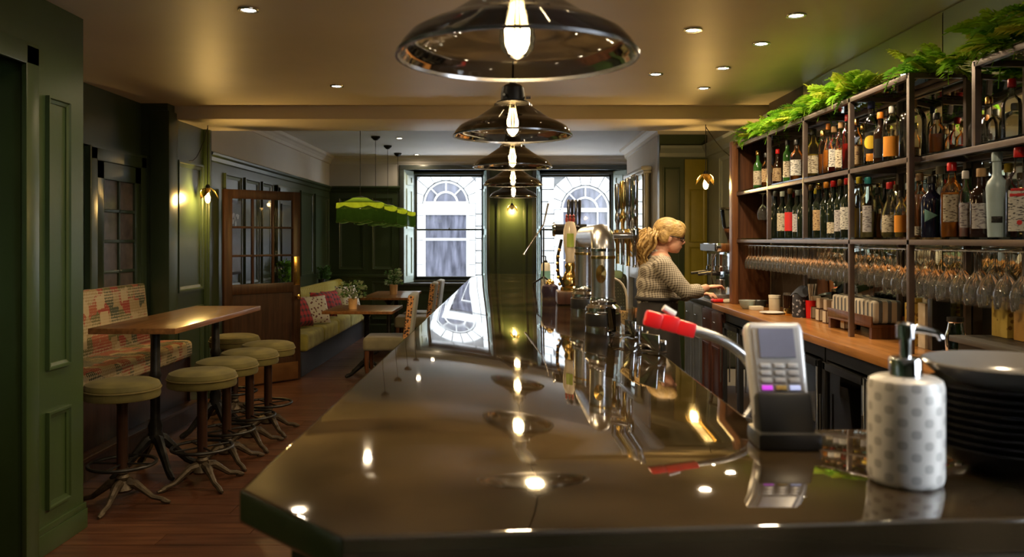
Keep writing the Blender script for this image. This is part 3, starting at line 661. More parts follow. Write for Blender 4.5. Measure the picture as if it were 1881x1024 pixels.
for i, (x, y_, rz, lab) in enumerate(((-1.87, 4.93, .435, 'olive velvet bar stool on the aisle side, first along from the green panelled pier'), (-2.18, 4.57, -.35, 'olive velvet bar stool at the table end, beside the green panelled pier'),
        (-1.88, 5.38, .435, 'olive velvet bar stool on the aisle side, second along from the green panelled pier'), (-1.87, 5.82, .435, 'olive velvet bar stool on the aisle side, third along from the green panelled pier'),
        (-1.87, 6.26, .435, 'olive velvet bar stool on the aisle side, beside the table end near the open door'), (-2.29, 6.74, -.35, 'olive velvet bar stool at the far table end, beside the open glazed door'))):
    o = S0 if i == 0 else dup(S0)
    o.location = (x, y_, 0); o.rotation_euler.z = rz; o['label'] = lab
# ================================================================== open glazed door
H0, H1 = Vector((-2.83, 8.0, 0)), Vector((-2.245, 8.62, 0)); DW = (H1-H0).length
ang = math.atan2(H1.y-H0.y, H1.x-H0.x)
gd = thing('glazed_door', 'brown wooden door with nine glass panes standing open', 'door', tuple(H0), ang)
z0, z1, T = .01, 1.975, .022
MB().box(0, -T, z0, .085, T, z1).build('hinge_stile', M_DOORW, gd, bevel=.003)
MB().box(DW-.085, -T, z0, DW, T, z1).build('lock_stile', M_DOORW, gd, bevel=.003)
MB().box(.085, -T, z1-.09, DW-.085, T, z1).build('top_rail', M_DOORW, gd, bevel=.003)
MB().box(.085, -T, .93, DW-.085, T, 1.03).build('lock_rail', M_DOORW, gd, bevel=.003)
MB().box(.085, -T, z0, DW-.085, T, .25).build('bottom_rail', M_DOORW, gd, bevel=.003)
MB().box(.085, -.010, .25, DW-.085, .010, .93).build('lower_panel', M_DKWOOD, gd)
gw, gh = (DW-.17)/3, (z1-.09-1.03)/3
gb = MB()
for k in (1, 2): gb.box(.085+gw*k-.011, -.015, 1.03, .085+gw*k+.011, .015, z1-.09).box(.085, -.0145, 1.03+gh*k-.011, DW-.085, .0145, 1.03+gh*k+.011)
gb.build('glazing_bar', M_DKWOOD, gd, bevel=.002)
for a in range(3):
    for b in range(3):
        MB().add([(.085+gw*a, 0, 1.03+gh*b), (.085+gw*(a+1), 0, 1.03+gh*b), (.085+gw*(a+1), 0, 1.03+gh*(b+1)), (.085+gw*a, 0, 1.03+gh*(b+1))], [(0, 1, 2, 3)]).build('pane', M_DPANE, gd)
MB().box(DW-.08, -T-.003, 1.0, DW-.01, -T, 1.3).build('push_plate', M_BRASS, gd, bevel=.001)
MB().box(.04, -T-.003, .02, DW-.03, -T, .20).build('kick_plate', mat('worn copper plate', (.30, .15, .06), .35, metal=.8), gd, bevel=.001)
MB().lathe([(0, 0), (.012, 0), (.012, .03), (.026, .04), (.026, .055), (0, .062)], (0, 0, 0), 14, Matrix.Translation((DW-.05, -T, .88)) @ Matrix.Rotation(PI/2, 4, 'X')).build('knob', M_BRASS, gd, smooth=True)
# framed print on the wall behind the door
fp = thing('framed_print', 'black framed print with a pale splash shape on the panelled wall', 'picture', (-2.83, 8.34, 1.12))
MB().box(-.03, -.20, 0, .0, .20, .76).build('frame', M_BLACK, fp, bevel=.004)
MB().box(0, -.17, .03, .002, .17, .73).build('print', mat('dim grey print', (.12, .12, .13), .4, var=.4, scale=5), fp)
mb = MB()
for k in range(9): mb.ball((.003, R.uniform(-.09, .09), .56+R.uniform(-.04, .06)), (.001, R.uniform(.015, .05), R.uniform(.012, .03)), 10, 6)
mb.build('pale_shape', M_TRIMW, fp)
# ================================================================== banquette
bq = thing('banquette', 'long wall banquette with channelled mustard velvet back and seat', 'banquette', (XL+.028, 8.75, 0))
LEN = YW-8.75-.07
MB().box(.02, 0, 0, .58, LEN, .27).build('plinth', M_PLINTH, bq, bevel=.004)
n = 5
for k in range(n):
    MB().box(.12, LEN*k/n+.004, .27, .64, LEN*(k+1)/n-.004, .46).build('seat_cushion', M_VELVET, bq, bevel=.05, seg=4)
nc = 44
ch = MB().lathe([(.06, 0), (.06, .40), (.05, .43), (.02, .445), (0, .445)], seg=12).mesh('back_channel', M_VELVET, True)
for k in range(nc): link('back_channel', ch, bq, (.14, LEN*(k+.5)/nc, .42))
MB().box(0, 0, .27, .12, LEN, .77).build('back_board', M_VELVET, bq)
MB().box(0, 0, .77, .10, LEN, .80).build('ledge', M_DKGREEN, bq)
def throw_cushion(loc, rot, m, lab, size=.42, m2=None):
    t = thing('scatter_cushion', lab, 'cushion', loc); t.rotation_euler = rot
    def fn(sg):
        def g(u, v):
            a, b = u*2-1, v*2-1; pinch = 1-.10*(abs(a)**2)*(1-abs(b)**2)*0-.08*(1-abs(a)**1.5)*abs(b)**4-.08*(1-abs(b)**1.5)*abs(a)**4
            h = .075*((1-a**4)*(1-b**4))**.55
            return (a*size/2*pinch, sg*h, b*size/2*pinch+size/2)
        return g
    MB().grid(fn(-1), 14, 14).build('front_face', m, t, smooth=True); MB().grid(fn(1), 14, 14).build('back_face', m2 or M_DKFAB, t, smooth=True)
def cu(px, py, x, m, lab, rz, m2=None, tilt=-.42, size=.36):
    s = (px-940)/x; d = FPX/s
    throw_cushion((x+.08, d, .47), (tilt, 0, rz), m, lab, size, m2)
cu(571, 0, -2.40, M_FLORAL, 'cream floral cushion with dark back leaning nearest the open door', .75)
cu(590, 0, -2.46, M_TARTAN, 'red tartan cushion leaning against the banquette', 1.0)
cu(634, 0, -2.42, M_FLORAL, 'cream floral cushion with dark back leaning beside the plant pot table', .85)
cu(546, 0, -2.46, M_TARTAN, 'dark red tartan cushion tucked behind the open door', 1.2)
cu(606, 0, -2.46, M_TARTAN, 'small red tartan cushion peeping out behind the cream floral one', 1.15, size=.34)
# ================================================================== dining tables and chairs
def dining_table(loc, hw, hd, lab, legs, z=.745):
    t = thing('dining_table', lab, 'table', loc)
    MB().box(-hw, -hd, z-.03, hw, hd, z).build('tabletop', M_TABLE, t, bevel=.003)
    for yy in legs:
        p = MB().lathe([(0, .12), (.05, .12), (.045, .16), (.03, .2), (.028, .55), (.035, .6), (.028, .64), (.10, z-.03), (0, z-.03)], (0, yy, 0), 14).build('pedestal', M_BLACKM, t, smooth=True)
        f = MB(); pedestal_foot(f, .27, .14, 4, .78, .024); f.v = [(x, q+yy, zz) for x, q, zz in f.v]; f.build('claw_foot', M_BLACKM, p, smooth=True)
dining_table((-1.58, 8.72, 0), .36, .40, 'small square oak pedestal table by the open glazed door', (0.16,))
dining_table((-1.60, 10.95, 0), .31, .68, 'longer oak table on two pedestals by the window wall', (-.35, .35))
def chair():
    t = thing('dining_chair', '', 'chair', group='upholstered chairs at the dining tables')
    # faces -x
    MB().box(-.25, -.23, .33, .22, .23, .47).build('seat', M_CHAIR, t, bevel=.04, seg=4)
    Mx = Matrix.Translation((.19, 0, .40)) @ Matrix.Rotation(.13, 4, 'Y')
    bk = MB().box(-.035, -.21, 0, .045, .21, .52, Mx).build('backrest', M_CHAIRB, t, bevel=.03, seg=4)
    MB().box(-.042, -.195, .06, -.03, .195, .50, Mx).build('front_panel', M_IKAT, bk, bevel=.005)
    MB().box(-.036, -.222, .02, .02, -.208, .50, Mx).build('side_panel', M_IKAT, bk, bevel=.005)
    for sy in (-1, 1):
        MB().tube([(-.21, sy*.19, .34), (-.215, sy*.19, .2), (-.20, sy*.19, 0)], [.026, .022, .016], 10).build('leg', M_SHELFW, t, smooth=True)
        MB().tube([(.18, sy*.18, .36), (.21, sy*.18, .18), (.27, sy*.18, 0)], [.024, .021, .017], 10).build('leg', M_SHELFW, t, smooth=True)
    return t
c0 = chair()
for i, (x, y_, rz, lab) in enumerate(((-1.29, 8.60, .04, 'upholstered chair with orange patterned back at the small table'), (-1.28, 10.80, .03, 'upholstered chair at the longer table, the one towards the small table'), (-1.26, 11.45, -.03, 'upholstered chair at the longer table, the one towards the windows'))):
    o = c0 if i == 0 else dup(c0)
    o.location = (x, y_, 0); o.rotation_euler.z = rz; o['label'] = lab
# potted plants
def leafy(t, n, h, rr, mats, size, z0, up=.6, minx=-9):
    groups = {}
    for k in range(n):
        a = R.uniform(0, 2*PI); el = R.uniform(.15, 1); r = rr*R.random()**.6; z = z0+h*R.random()
        c = Vector((r*math.cos(a), r*math.sin(a), z)); d = Vector((math.cos(a)*R.uniform(.3, 1), math.sin(a)*R.uniform(.3, 1), R.uniform(-.2, 1)*up)).normalized()
        sd = d.cross(Vector((R.uniform(-1, 1), R.uniform(-1, 1), R.uniform(-.3, 1)))).normalized(); L_ = size*R.uniform(.7, 1.3); W_ = L_*.36; nn = d.cross(sd)
        q = [c, c+d*L_*.5+sd*W_+nn*.006, c+d*L_, c+d*L_*.5-sd*W_+nn*.006]
        if min(p.x for p in q) < minx: continue
        groups.setdefault(k % len(mats), MB()).add([tuple(p) for p in q], [(0, 1, 2), (0, 2, 3)])
    for k, mb in groups.items():
        o = mb.build('foliage', mats[k], t); o['kind'] = 'stuff'
def potted(loc, lab, potr, poth, potm, n, h, rr, size, mats, minx=-9):
    t = thing('potted_plant', lab, 'plant', loc)
    MB().lathe([(0, 0), (potr*.85, 0), (potr, poth), (potr*.88, poth), (potr*.8, poth*.85), (0, poth*.85)], seg=24).build('pot', potm, t, smooth=True)
    st = MB()
    for k in range(7):
        a = k*.9; st.tube([(0, 0, poth*.8), (rr*.3*math.cos(a), rr*.3*math.sin(a), poth+h*.5), (rr*.55*math.cos(a), rr*.55*math.sin(a), poth+h*.9)], .003, 5)
    st.build('stem', M_HLEAF[2], t); leafy(t, n, h, rr, mats, size, poth, minx=minx)
M_POT = mat('terracotta tan pot', (.58, .36, .17), .5)
potted((-1.68, 8.62, .745), 'leafy plant in a tan pot on the small table', .048, .11, M_POT, 170, .17, .12, .045, [M_HLEAF[1], M_HLEAF[0], M_HLEAF[1]])
potted((-1.58, 10.9, .745), 'slim grey-green plant in a tan pot on the longer table', .055, .13, M_POT, 120, .20, .10, .05, [M_HLEAF[0], M_HLEAF[1]])
potted((-2.775, 9.9, .80), 'bushy fern in a dark pot on the banquette ledge beside the wall door', .05, .1, M_BLACK, 260, .30, .10, .07, [M_HLEAF[0], M_LEAF[2]], -.055)
potted((-2.775, 11.9, .80), 'dark leafed plant in a black pot on the banquette ledge by the corner', .05, .1, M_BLACK, 200, .17, .10, .06, [M_HLEAF[2], M_HLEAF[0]], -.055)
# fireplace and overmantel
fpz = thing('fireplace', 'white painted mantelpiece with dark opening on the chimney wall', 'fireplace', (1.66, 10.5, 0))
MB().box(-.17, -.85, 1.30, 0, .85, 1.345).box(-.14, -.82, 1.265, 0, .82, 1.30).build('mantel_shelf', M_TRIMW, fpz, bevel=.008)
for s_ in (-1, 1): MB().box(-.09, s_*.62-.12, 0, 0, s_*.62+.12, 1.265).build('jamb', M_TRIMW, fpz, bevel=.006)
MB().box(-.08, -.5, .98, 0, .5, 1.265).build('frieze', M_TRIMW, fpz, bevel=.004); MB().box(-.03, -.5, 0, -.001, .5, .98).build('opening', M_BLACK, fpz)
om = thing('overmantel_mirror', 'tall mirror with white columns and cornice above the mantelpiece', 'mirror', (1.66, 10.45, 1.35))
MB().box(-.02, -.62, 0, 0, .62, .92).build('mirror_glass', M_MIRROR, om)
for yy in (-.68, -.5, .5, .68): MB().lathe([(.035, 0), (.025, .04), (.025, .88), (.035, .92)], (-.05, yy, 0), 12).build('column', M_TRIMW, om, smooth=True)
MB().box(-.06, -.66, 0, -.03, -.52, .92).box(-.06, .52, 0, -.03, .66, .92).build('side_panel', M_BLACK, om)
MB().box(-.13, -.78, .95, 0, .78, 1.0).box(-.10, -.75, .92, 0, .75, .95).build('cornice', M_TRIMW, om, bevel=.008)
# patterned chair seen beyond the taps
ac = thing('armchair', 'dark patterned armchair with pale green top edge before the fireplace', 'chair', (1.05, 8.4, 0), .3)
MB().box(-.27, -.28, .18, .27, .28, .46).build('seat', M_DKPAT, ac, bevel=.05, seg=4)
MB().box(-.26, .2, .4, .26, .32, 1.12).build('backrest', M_DKPAT, ac, bevel=.07, seg=4)
MB().box(-.2, .195, 1.05, .2, .325, 1.15).build('head_roll', mat('pale green velvet', (.22, .34, .25), .7), ac, bevel=.045, seg=4)
for sx in (-1, 1):
    MB().box(sx*.27-.05, -.28, .3, sx*.27+.05, .25, .62).build('arm', M_DKPAT, ac, bevel=.04, seg=3)
    for sy in (-.22, .25): MB().tube([(sx*.22, sy, .2), (sx*.24, sy, 0)], [.025, .015], 8).build('leg', M_DKWOOD, ac)
# ================================================================== back bar
WZ = .95; WX = 1.66; SX = 1.845
wt = tag(MB().box(WX, 2.2, WZ-.045, 2.12, 6.78, WZ).build('worktop', M_WORK, bevel=.005), 'long oiled oak worktop of the back bar under the hanging glasses', 'worktop')
st = tag(MB().box(WX, 6.785, WZ-.045, 2.19, 7.9, WZ).build('steel_worktop', mat('dark steel top', (.10, .10, .11), .25, metal=.8), bevel=.005), 'dark steel worktop under the coffee machine', 'worktop')
def fridge(y0, y1, lab):
    t = thing('bottle_fridge', lab, 'fridge', (1.70, y0, 0)); L_ = y1-y0
    MB().box(0, 0, 0, .41, .02, WZ-.05).box(0, L_-.02, 0, .41, L_, WZ-.05).box(.39, .02, 0, .41, L_-.02, WZ-.05).box(0, .02, 0, .39, L_-.02, .08).box(0, .02, WZ-.12, .39, L_-.02, WZ-.05).build('body', M_BLACK, t)
    MB().box(.03, .03, .44, .38, L_-.03, .455).build('shelf', mat('worn cream shelf', (.42, .36, .24), .5), t)
    MB().box(.03, .03, .09, .38, L_-.03, .1).build('shelf', MATS['worn cream shelf'], t)
    for k in range(2):
        a, b = .02+(L_-.04)*k/2+.004, .02+(L_-.04)*(k+1)/2-.004
        fr_ = MB().box(-.03, a, .08, -.002, a+.035, WZ-.13).box(-.03, b-.035, .08, -.002, b, WZ-.13).box(-.03, a, .08, -.002, b, .12).box(-.03, a, WZ-.17, -.002, b, WZ-.13)
        dd = fr_.build('door', M_BLACK, t, bevel=.003)
        MB().add([(-.015, a+.03, .1), (-.015, b-.03, .1), (-.015, b-.03, WZ-.15), (-.015, a+.03, WZ-.15)], [(0, 1, 2, 3)]).build('door_glass', M_DPANE, dd)
        MB().tube([(-.05, b-.02, .35), (-.05, b-.02, .65)], .006, 8).build('handle', M_STEEL, dd)
fridge(2.2, 3.3, 'black under-counter bottle fridge below the dark tray')
fridge(3.32, 4.42, 'black under-counter bottle fridge below the ornate tins')
fridge(4.44, 5.54, 'black under-counter bottle fridge below the row of small boxes')
fridge(5.56, 6.50, 'black under-counter bottle fridge beside the mahogany cupboards')
def cupboard(y0, y1, m, lab):
    t = thing('base_cupboard', lab, 'cabinet', (1.69, y0, 0)); L_ = y1-y0
    MB().box(0, 0, 0, .42, L_, WZ-.05).build('body', m, t, bevel=.003)
    for k in range(2):
        a, b = L_*k/2+.01, L_*(k+1)/2-.01
        dd = MB().box(-.02, a, .1, 0, b, .66).build('door', m, t, bevel=.004); moulding(dd, 'x', -.02, -1, a+.04, b-.04, .16, .60, m, .02, .01)
        dr = MB().box(-.02, a, .68, 0, b, WZ-.07).build('drawer', m, t, bevel=.004); MB().tube([(-.035, (a+b)/2-.03, .80), (-.035, (a+b)/2+.03, .80)], .005, 8).build('handle', M_STEEL, dr)
cupboard(6.52, 7.18, M_REDWOOD, 'mahogany base cupboard under the end of the oak worktop')
cupboard(7.2, 7.9, mat('grey painted cupboard', (.09, .10, .12), .35), 'grey painted base cupboard under the coffee machine')
# ---- shelving
sh = thing('bottle_shelving', 'tall steel and wood shelving with glass shelves full of bottles', 'shelving', (0, 0, 0))
MB().box(SX-.03, 6.70, WZ, 2.12, 6.74, 2.28).build('end_panel', M_SHELFW, sh, bevel=.003)
MB().box(SX-.05, 6.66, WZ, SX+.0, 6.745, 2.28).build('lit_panel_edge', wood('orange brown lit edge', (.14, .05, .018), (.22, .09, .035), .35, axis=2), sh, bevel=.003)  # front edge of the end panel, the light on it painted as lighter wood
ZA, ZB, ZC = 1.48, 1.862, 2.25
POSTS = [5.86, 5.14, 4.44, 3.78, 3.34, 2.98, 2.3]
for y_ in POSTS:
    x = SX if y_ > 3.7 else 1.90
    MB().box(x-.013, y_-.013, WZ if y_ in (4.44, 3.78, 2.3) else (ZA if x == SX else ZB), x+.013, y_+.013, ZC if x == SX else 2.21).build('post', M_STEELF, sh, bevel=.002)
    for z in (ZA, ZB, ZC if x == SX else 2.21): MB().box(x-.012, y_-.012, z-.024, 2.12, y_+.012, z).build('cross_bar', M_STEELF, sh)
    MB().box(2.095, y_-.012, WZ, 2.119, y_+.012, ZC).build('rear_post', M_STEELF, sh)
for (x, z, a, b) in ((SX, ZA, 1.8, 6.7), (SX, ZB, 3.78, 6.7), (SX, ZC, 3.78, 6.7), (1.9, ZB, 1.8, 3.77), (1.9, 2.21, 1.8, 3.34), (2.10, ZA, 1.8, 6.7), (2.10, ZB, 1.8, 6.7), (2.10, ZC, 3.78, 6.7)):
    MB().box(x-.013, a, z-.026, x+.013, b, z-.001).build('rail', M_STEELF, sh, bevel=.002)
for (z, a, b, x) in ((ZA, 1.8, 6.7, SX), (ZB, 3.8, 6.7, SX), (ZB, 1.8, 3.77, 1.9), (ZC, 3.8, 6.7, SX), (2.21, 1.8, 3.34, 1.9)):
    MB().box(x-.012, a, z, 2.115, b, z+.008).build('glass_shelf', thin('shelf glass', (.80, .88, .82), 1.5), sh)
rk = MB()
for k in range(3): rk.box(1.875+.075*k, 1.9, ZA-.05, 1.885+.075*k, 6.65, ZA-.045).box(1.915+.075*k, 1.9, ZA-.05, 1.925+.075*k, 6.65, ZA-.045)
rk.build('glass_rack', M_STEEL, sh)
# ---- hanging wine glasses
def wine(r, hb, hs):
    p = [(0, 0), (.032, -.001), (.034, -.003), (.010, -.008), (.0045, -.02), (.004, -hs), (.012, -hs-.010), (r*.72, -hs-hb*.25), (r, -hs-hb*.55), (r*.93, -hs-hb*.85), (r*.84, -hs-hb)]
    return MB().lathe(p, seg=20).mesh('wine_glass', M_WGLASS, True)
WG = [wine(.036, .105, .085), wine(.042, .12, .085), wine(.046, .14, .09)]
y_ = 6.55; k = 0
while y_ > 2.25:
    big = 0 if y_ > 5.2 else (1 if y_ > 4.1 else 2)
    for j in range(3):
        if j == 2 and y_ < 5 and k % 2: continue
        kinds = ['small', 'medium', 'large']
        o = link('wine_glass', WG[big], None, (1.9+.075*j, y_+R.uniform(-.012, .012), ZA-.042)); o.rotation_euler.z = R.random()*6
        tag(o, '%s stemmed wine glass hanging upside down from the rack over the worktop' % kinds[big], 'wine glass', '%s hanging wine glasses' % kinds[big])
    y_ -= .088 if big == 0 else .096 if big == 1 else .105; k += 1
o = link('wine_glass', WG[1], None, (1.92, 6.25, ZB-.028)); tag(o, 'single wine glass hanging upside down beside the dark wine bottles', 'wine glass')
# ---- bottles
PROF = {'wine': [(0, 0), (.95, 0), (1, .02), (1, .60), (.92, .66), (.45, .75), (.37, .80), (.35, .98), (.4, .985), (.4, 1)],
        'spirit': [(0, 0), (.95, 0), (1, .02), (1, .62), (.9, .70), (.5, .76), (.38, .80), (.36, .93), (.36, 1)],
        'round': [(0, 0), (.8, 0), (.98, .05), (1, .25), (.9, .48), (.6, .62), (.36, .70), (.32, .93), (.32, 1)],
        'tall': [(0, 0), (.95, 0), (1, .015), (1, .68), (.85, .74), (.45, .80), (.42, .96), (.42, 1)],
        'jug': [(0, 0), (.92, 0), (1, .03), (1, .66), (.88, .78), (.6, .86), (.3, .9), (.27, .97), (.27, 1)],
        'flare': [(0, 0), (.8, 0), (.84, .02), (.95, .45), (1, .60), (.85, .68), (.5, .73), (.40, .78), (.40, .98), (.42, 1)]}
DARKG = mat('dark green bottle glass', (.008, .013, .007), .06); BROWNG = mat('dark brown bottle glass', (.02, .008, .004), .06); NAVYG = mat('navy bottle glass', (.008, .01, .03), .08)
GREENG = mat('green bottle glass', (.03, .10, .02), .06); FROST = mat('frosted pale blue glass', (.42, .55, .60), .35)
COLS = {'amber': (.42, .13, .02), 'orange': (.75, .24, .02), 'red': (.45, .02, .015), 'gold': (.60, .42, .06), 'pink': (.65, .30, .26), 'straw': (.58, .50, .20)}
CAPS = {'black': M_BLACK, 'gold': M_BRASS, 'red': M_RED, 'orange': mat('orange cap', (.75, .24, .02), .4), 'blue': mat('blue cap', (.03, .05, .22), .4), 'teal': mat('teal cap', (.02, .20, .25), .4), 'yellow': mat('yellow cap', (.70, .48, .03), .4),
        'cork': mat('cork', (.40, .24, .11), .8), 'white': mat('white cap', (.6, .58, .57), .5), 'grey': mat('grey foil', (.22, .22, .25), .4), 'brown': mat('brown foil', (.18, .09, .03), .4), 'pale blue': FROST}
LABS = {'cream': M_PAPER, 'white': mat('white label', (.66, .65, .62), .6), 'red': mat('red label', (.55, .02, .02), .5), 'tan': mat('tan label', (.50, .36, .20), .6), 'orange': mat('orange label', (.70, .26, .02), .5), 'yellow': mat('yellow label', (.75, .50, .03), .5),
        'teal': mat('teal label', (.16, .34, .32), .5), 'black': M_BLACK, 'pale': mat('pale label', (.55, .52, .55), .6)}
def printed(name, c, ink):
    m = bpy.data.materials.new(name); N, L, b = nodes(m); setp(b, Roughness=.6)
    tc = N.new('ShaderNodeTexCoord'); mp = N.new('ShaderNodeMapping'); mp.inputs['Scale'].default_value = (60, 60, 190); L.new(tc.outputs['Object'], mp.inputs[0])
    no = N.new('ShaderNodeTexNoise'); no.inputs['Scale'].default_value = 1; no.inputs['Detail'].default_value = 2; L.new(mp.outputs[0], no.inputs[0])
    r = N.new('ShaderNodeValToRGB'); e = r.color_ramp.elements; e[0].position = .56; e[0].color = (*c, 1); e[1].position = .60; e[1].color = (*ink, 1)
    L.new(no.outputs['Fac'], r.inputs[0]); L.new(r.outputs[0], b.inputs['Base Color']); return m
LABS.update({'cream': printed('printed cream label', (.50, .44, .33), (.10, .07, .05)), 'white': printed('printed white label', (.52, .51, .48), (.06, .06, .07)), 'tan': printed('printed tan label', (.42, .29, .15), (.09, .03, .02)), 'pale': printed('printed pale label', (.42, .40, .41), (.12, .10, .12))})
LIQ = {k: mat(k+' spirit', c, .12, var=.1, Coat_Weight=1, Coat_Roughness=.03) for k, c in COLS.items()}
shelfname = {ZA: 'lower', ZB: 'upper'}
FA = math.atan2(-.9, -.55)
seen = {}
def bottle(px, z, h, r, shape, glass, fill, cap, lab, xr=1.92, lz=(.12, .5), fl=.5, la=1.25, note=''):
    s = (px-940)/xr; d = FPX/s
    desc = {'dark': 'dark wine', 'brown': 'dark brown', 'navy': 'navy blue', 'green': 'green glass', 'frost': 'frosted pale blue', 'clear': 'clear glass'}[glass]
    L_ = '%s bottle, %s%s cap%s, on the %s glass shelf%s' % (desc, (fill+' liquid, ') if fill else '', cap, ', %s label' % lab if lab else '', shelfname[z], ', back row' if xr >= 2 else '')
    t = thing('bottle', L_, 'bottle', (xr, d, z+.0085)); seen.setdefault(L_, []).append(t)
    gm = {'dark': DARKG, 'brown': BROWNG, 'navy': NAVYG, 'green': GREENG, 'frost': FROST, 'clear': M_GLASS}[glass]
    P = [(q*r, w_*h) for q, w_ in PROF[shape]]
    MB().lathe(P, seg=20).build('glass_body', gm, t, smooth=True)
    top = P[-1][0]; ch_ = .07*h+.012
    MB().lathe([(top+.0015, h-ch_*.75), (top+.003, h-ch_*.7), (top+.003, h+.008), (top, h+.012), (0, h+.012)], seg=16).build('cap', CAPS[cap], t, smooth=True)
    if fill:
        zf = h*fl; Q = [(max(0, a-.003), max(.003, b)) for a, b in P if b < zf]
        ra = next((a+(c-a)*(zf-b)/(e-b) for (a, b), (c, e) in zip(P, P[1:]) if b <= zf <= e and e > b), r)-.003
        MB().lathe(Q+[(ra, zf), (0, zf)], seg=18).build('liquid', LIQ[fill], t, smooth=True)
    if lab:
        def rad(zz):
            return next((a+(c-a)*(zz-b)/(e-b) for (a, b), (c, e) in zip(P, P[1:]) if b <= zz <= e and e > b), r)
        j_ = R.uniform(-.03, .05); z0_, z1_ = (lz[0]+j_)*h, (lz[1]+j_*1.3)*h
        la = la*R.uniform(.62, 1)
        MB().lathe([(rad(z0_+(z1_-z0_)*k/5)+.0012, z0_+(z1_-z0_)*k/5) for k in range(6)], seg=14, a0=FA-la, a1=FA+la).build('paper_label', LABS[lab], t, smooth=True)
    return t
B, A = ZB, ZA; made = {}
for spec in (
    (1392, B, .29, .036, 'wine', 'green', None, 'gold', 'cream'), (1407, B, .25, .036, 'spirit', 'clear', 'amber', 'black', 'tan'),
    (1428, B, .25, .038, 'round', 'brown', None, 'red', 'tan'), (1446, B, .29, .03, 'tall', 'green', None, 'black', 'cream'), (1463, B, .27, .045, 'spirit', 'clear', 'amber', 'black', 'white'),
    (1494, B, .30, .043, 'spirit', 'clear', 'gold', 'black', 'cream'), (1511, B, .27, .028, 'tall', 'clear', 'amber', 'gold', None), (1521, B, .30, .034, 'round', 'clear', 'orange', 'orange', None),
    (1532, B, .27, .036, 'spirit', 'clear', 'red', 'cork', 'white'), (1545, B, .28, .034, 'tall', 'clear', 'amber', 'cork', 'cream'), (1557, B, .31, .033, 'tall', 'clear', 'red', 'red', None),
    (1572, B, .27, .036, 'spirit', 'clear', 'orange', 'gold', 'tan'), (1600, B, .335, .037, 'tall', 'clear', None, 'blue', 'black'), (1617, B, .26, .036, 'wine', 'brown', None, 'orange', 'black'),
    (1638, B, .27, .045, 'jug', 'clear', None, 'white', 'orange'), (1676, B, .265, .062, 'jug', 'clear', None, 'cork', None), (1720, B, .17, .034, 'spirit', 'clear', 'amber', 'black', None),
    (1794, B, .19, .036, 'round', 'clear', None, 'yellow', None, 1.98), (1816, B, .19, .036, 'round', 'clear', None, 'gold', None, 1.98), (1858, B, .24, .036, 'spirit', 'clear', None, 'red', None, 2.0),
    (1424, A, .33, .037, 'wine', 'dark', None, 'grey', None), (1437, A, .32, .037, 'wine', 'dark', None, 'white', 'cream'), (1451, A, .33, .037, 'wine', 'dark', None, 'brown', 'red'), (1465, A, .31, .036, 'wine', 'dark', None, 'grey', 'pale'),
    (1474, A, .31, .036, 'wine', 'dark', None, 'black', None), (1490, A, .33, .038, 'wine', 'dark', None, 'brown', None), (1504, A, .33, .039, 'wine', 'dark', None, 'gold', 'tan'), (1518, A, .33, .038, 'wine', 'dark', None, 'orange', None),
    (1531, A, .33, .038, 'wine', 'dark', None, 'red', 'cream', 1.92, (.08, .28)), (1544, A, .33, .038, 'wine', 'dark', None, 'brown', 'pale'), (1556, A, .33, .038, 'wine', 'dark', None, 'red', 'white'),
    (1498, A, .32, .037, 'wine', 'dark', None, 'yellow', None, 2.03), (1530, A, .32, .037, 'wine', 'dark', None, 'grey', None, 2.03), (1455, A, .32, .037, 'wine', 'dark', None, 'red', None, 2.03),
    (1578, A, .325, .032, 'tall', 'clear', 'gold', 'yellow', None), (1594, A, .315, .043, 'spirit', 'clear', 'straw', 'teal', 'pale', 1.92, (.1, .55), .45, .7), (1634, A, .27, .044, 'round', 'clear', 'straw', 'red', 'cream', 1.92, (.1, .42), .3),
    (1655, A, .22, .032, 'spirit', 'clear', 'gold', 'black', 'orange'), (1689, A, .29, .040, 'spirit', 'clear', 'amber', 'brown', 'cream', 1.92, (.05, .2), .7), (1711, A, .27, .044, 'spirit', 'navy', None, 'black', None),
    (1727, A, .325, .042, 'wine', 'clear', None, 'white', None, 2.02), (1748, A, .315, .046, 'spirit', 'clear', 'orange', 'red', 'cream', 1.92, (.22, .6), .62, .9), (1773, A, .27, .026, 'tall', 'clear', 'pink', 'white', 'pale'),
    (1778, A, .29, .035, 'wine', 'green', None, 'black', None, 2.0), (1802, A, .27, .042, 'spirit', 'brown', None, 'cork', 'pale'), (1818, A, .25, .034, 'wine', 'navy', None, 'black', None, 2.04),
    (1831, A, .325, .040, 'flare', 'frost', None, 'pale blue', None), (1852, A, .29, .036, 'spirit', 'clear', 'red', 'yellow', 'pale', 2.03, (.3, .55), .3), (1872, A, .328, .046, 'spirit', 'clear', None, 'red', 'white', 1.92, (.08, .55))):
    made[spec[0]] = bottle(*spec)
for x_, (px, z, g, c) in enumerate(((1413, B, 'clear', 'cork'), (1480, B, 'clear', 'black'), (1539, B, 'clear', 'grey'), (1585, B, 'clear', 'gold'), (1612, A, 'clear', 'black'), (1645, A, 'clear', 'brown'), (1668, A, 'clear', 'grey'), (1760, A, 'clear', 'black'))):
    bottle(px, z, .27, .034, 'spirit', g, 'gold' if x_ % 2 else 'amber', c, None, 2.04)
for L_, ts in seen.items():
    ts = [q for q in ts if q['label'] == L_]
    if len(ts) > 1:
        for q in ts: q['group'] = 'alike '+L_.split(',')[0]+'s'
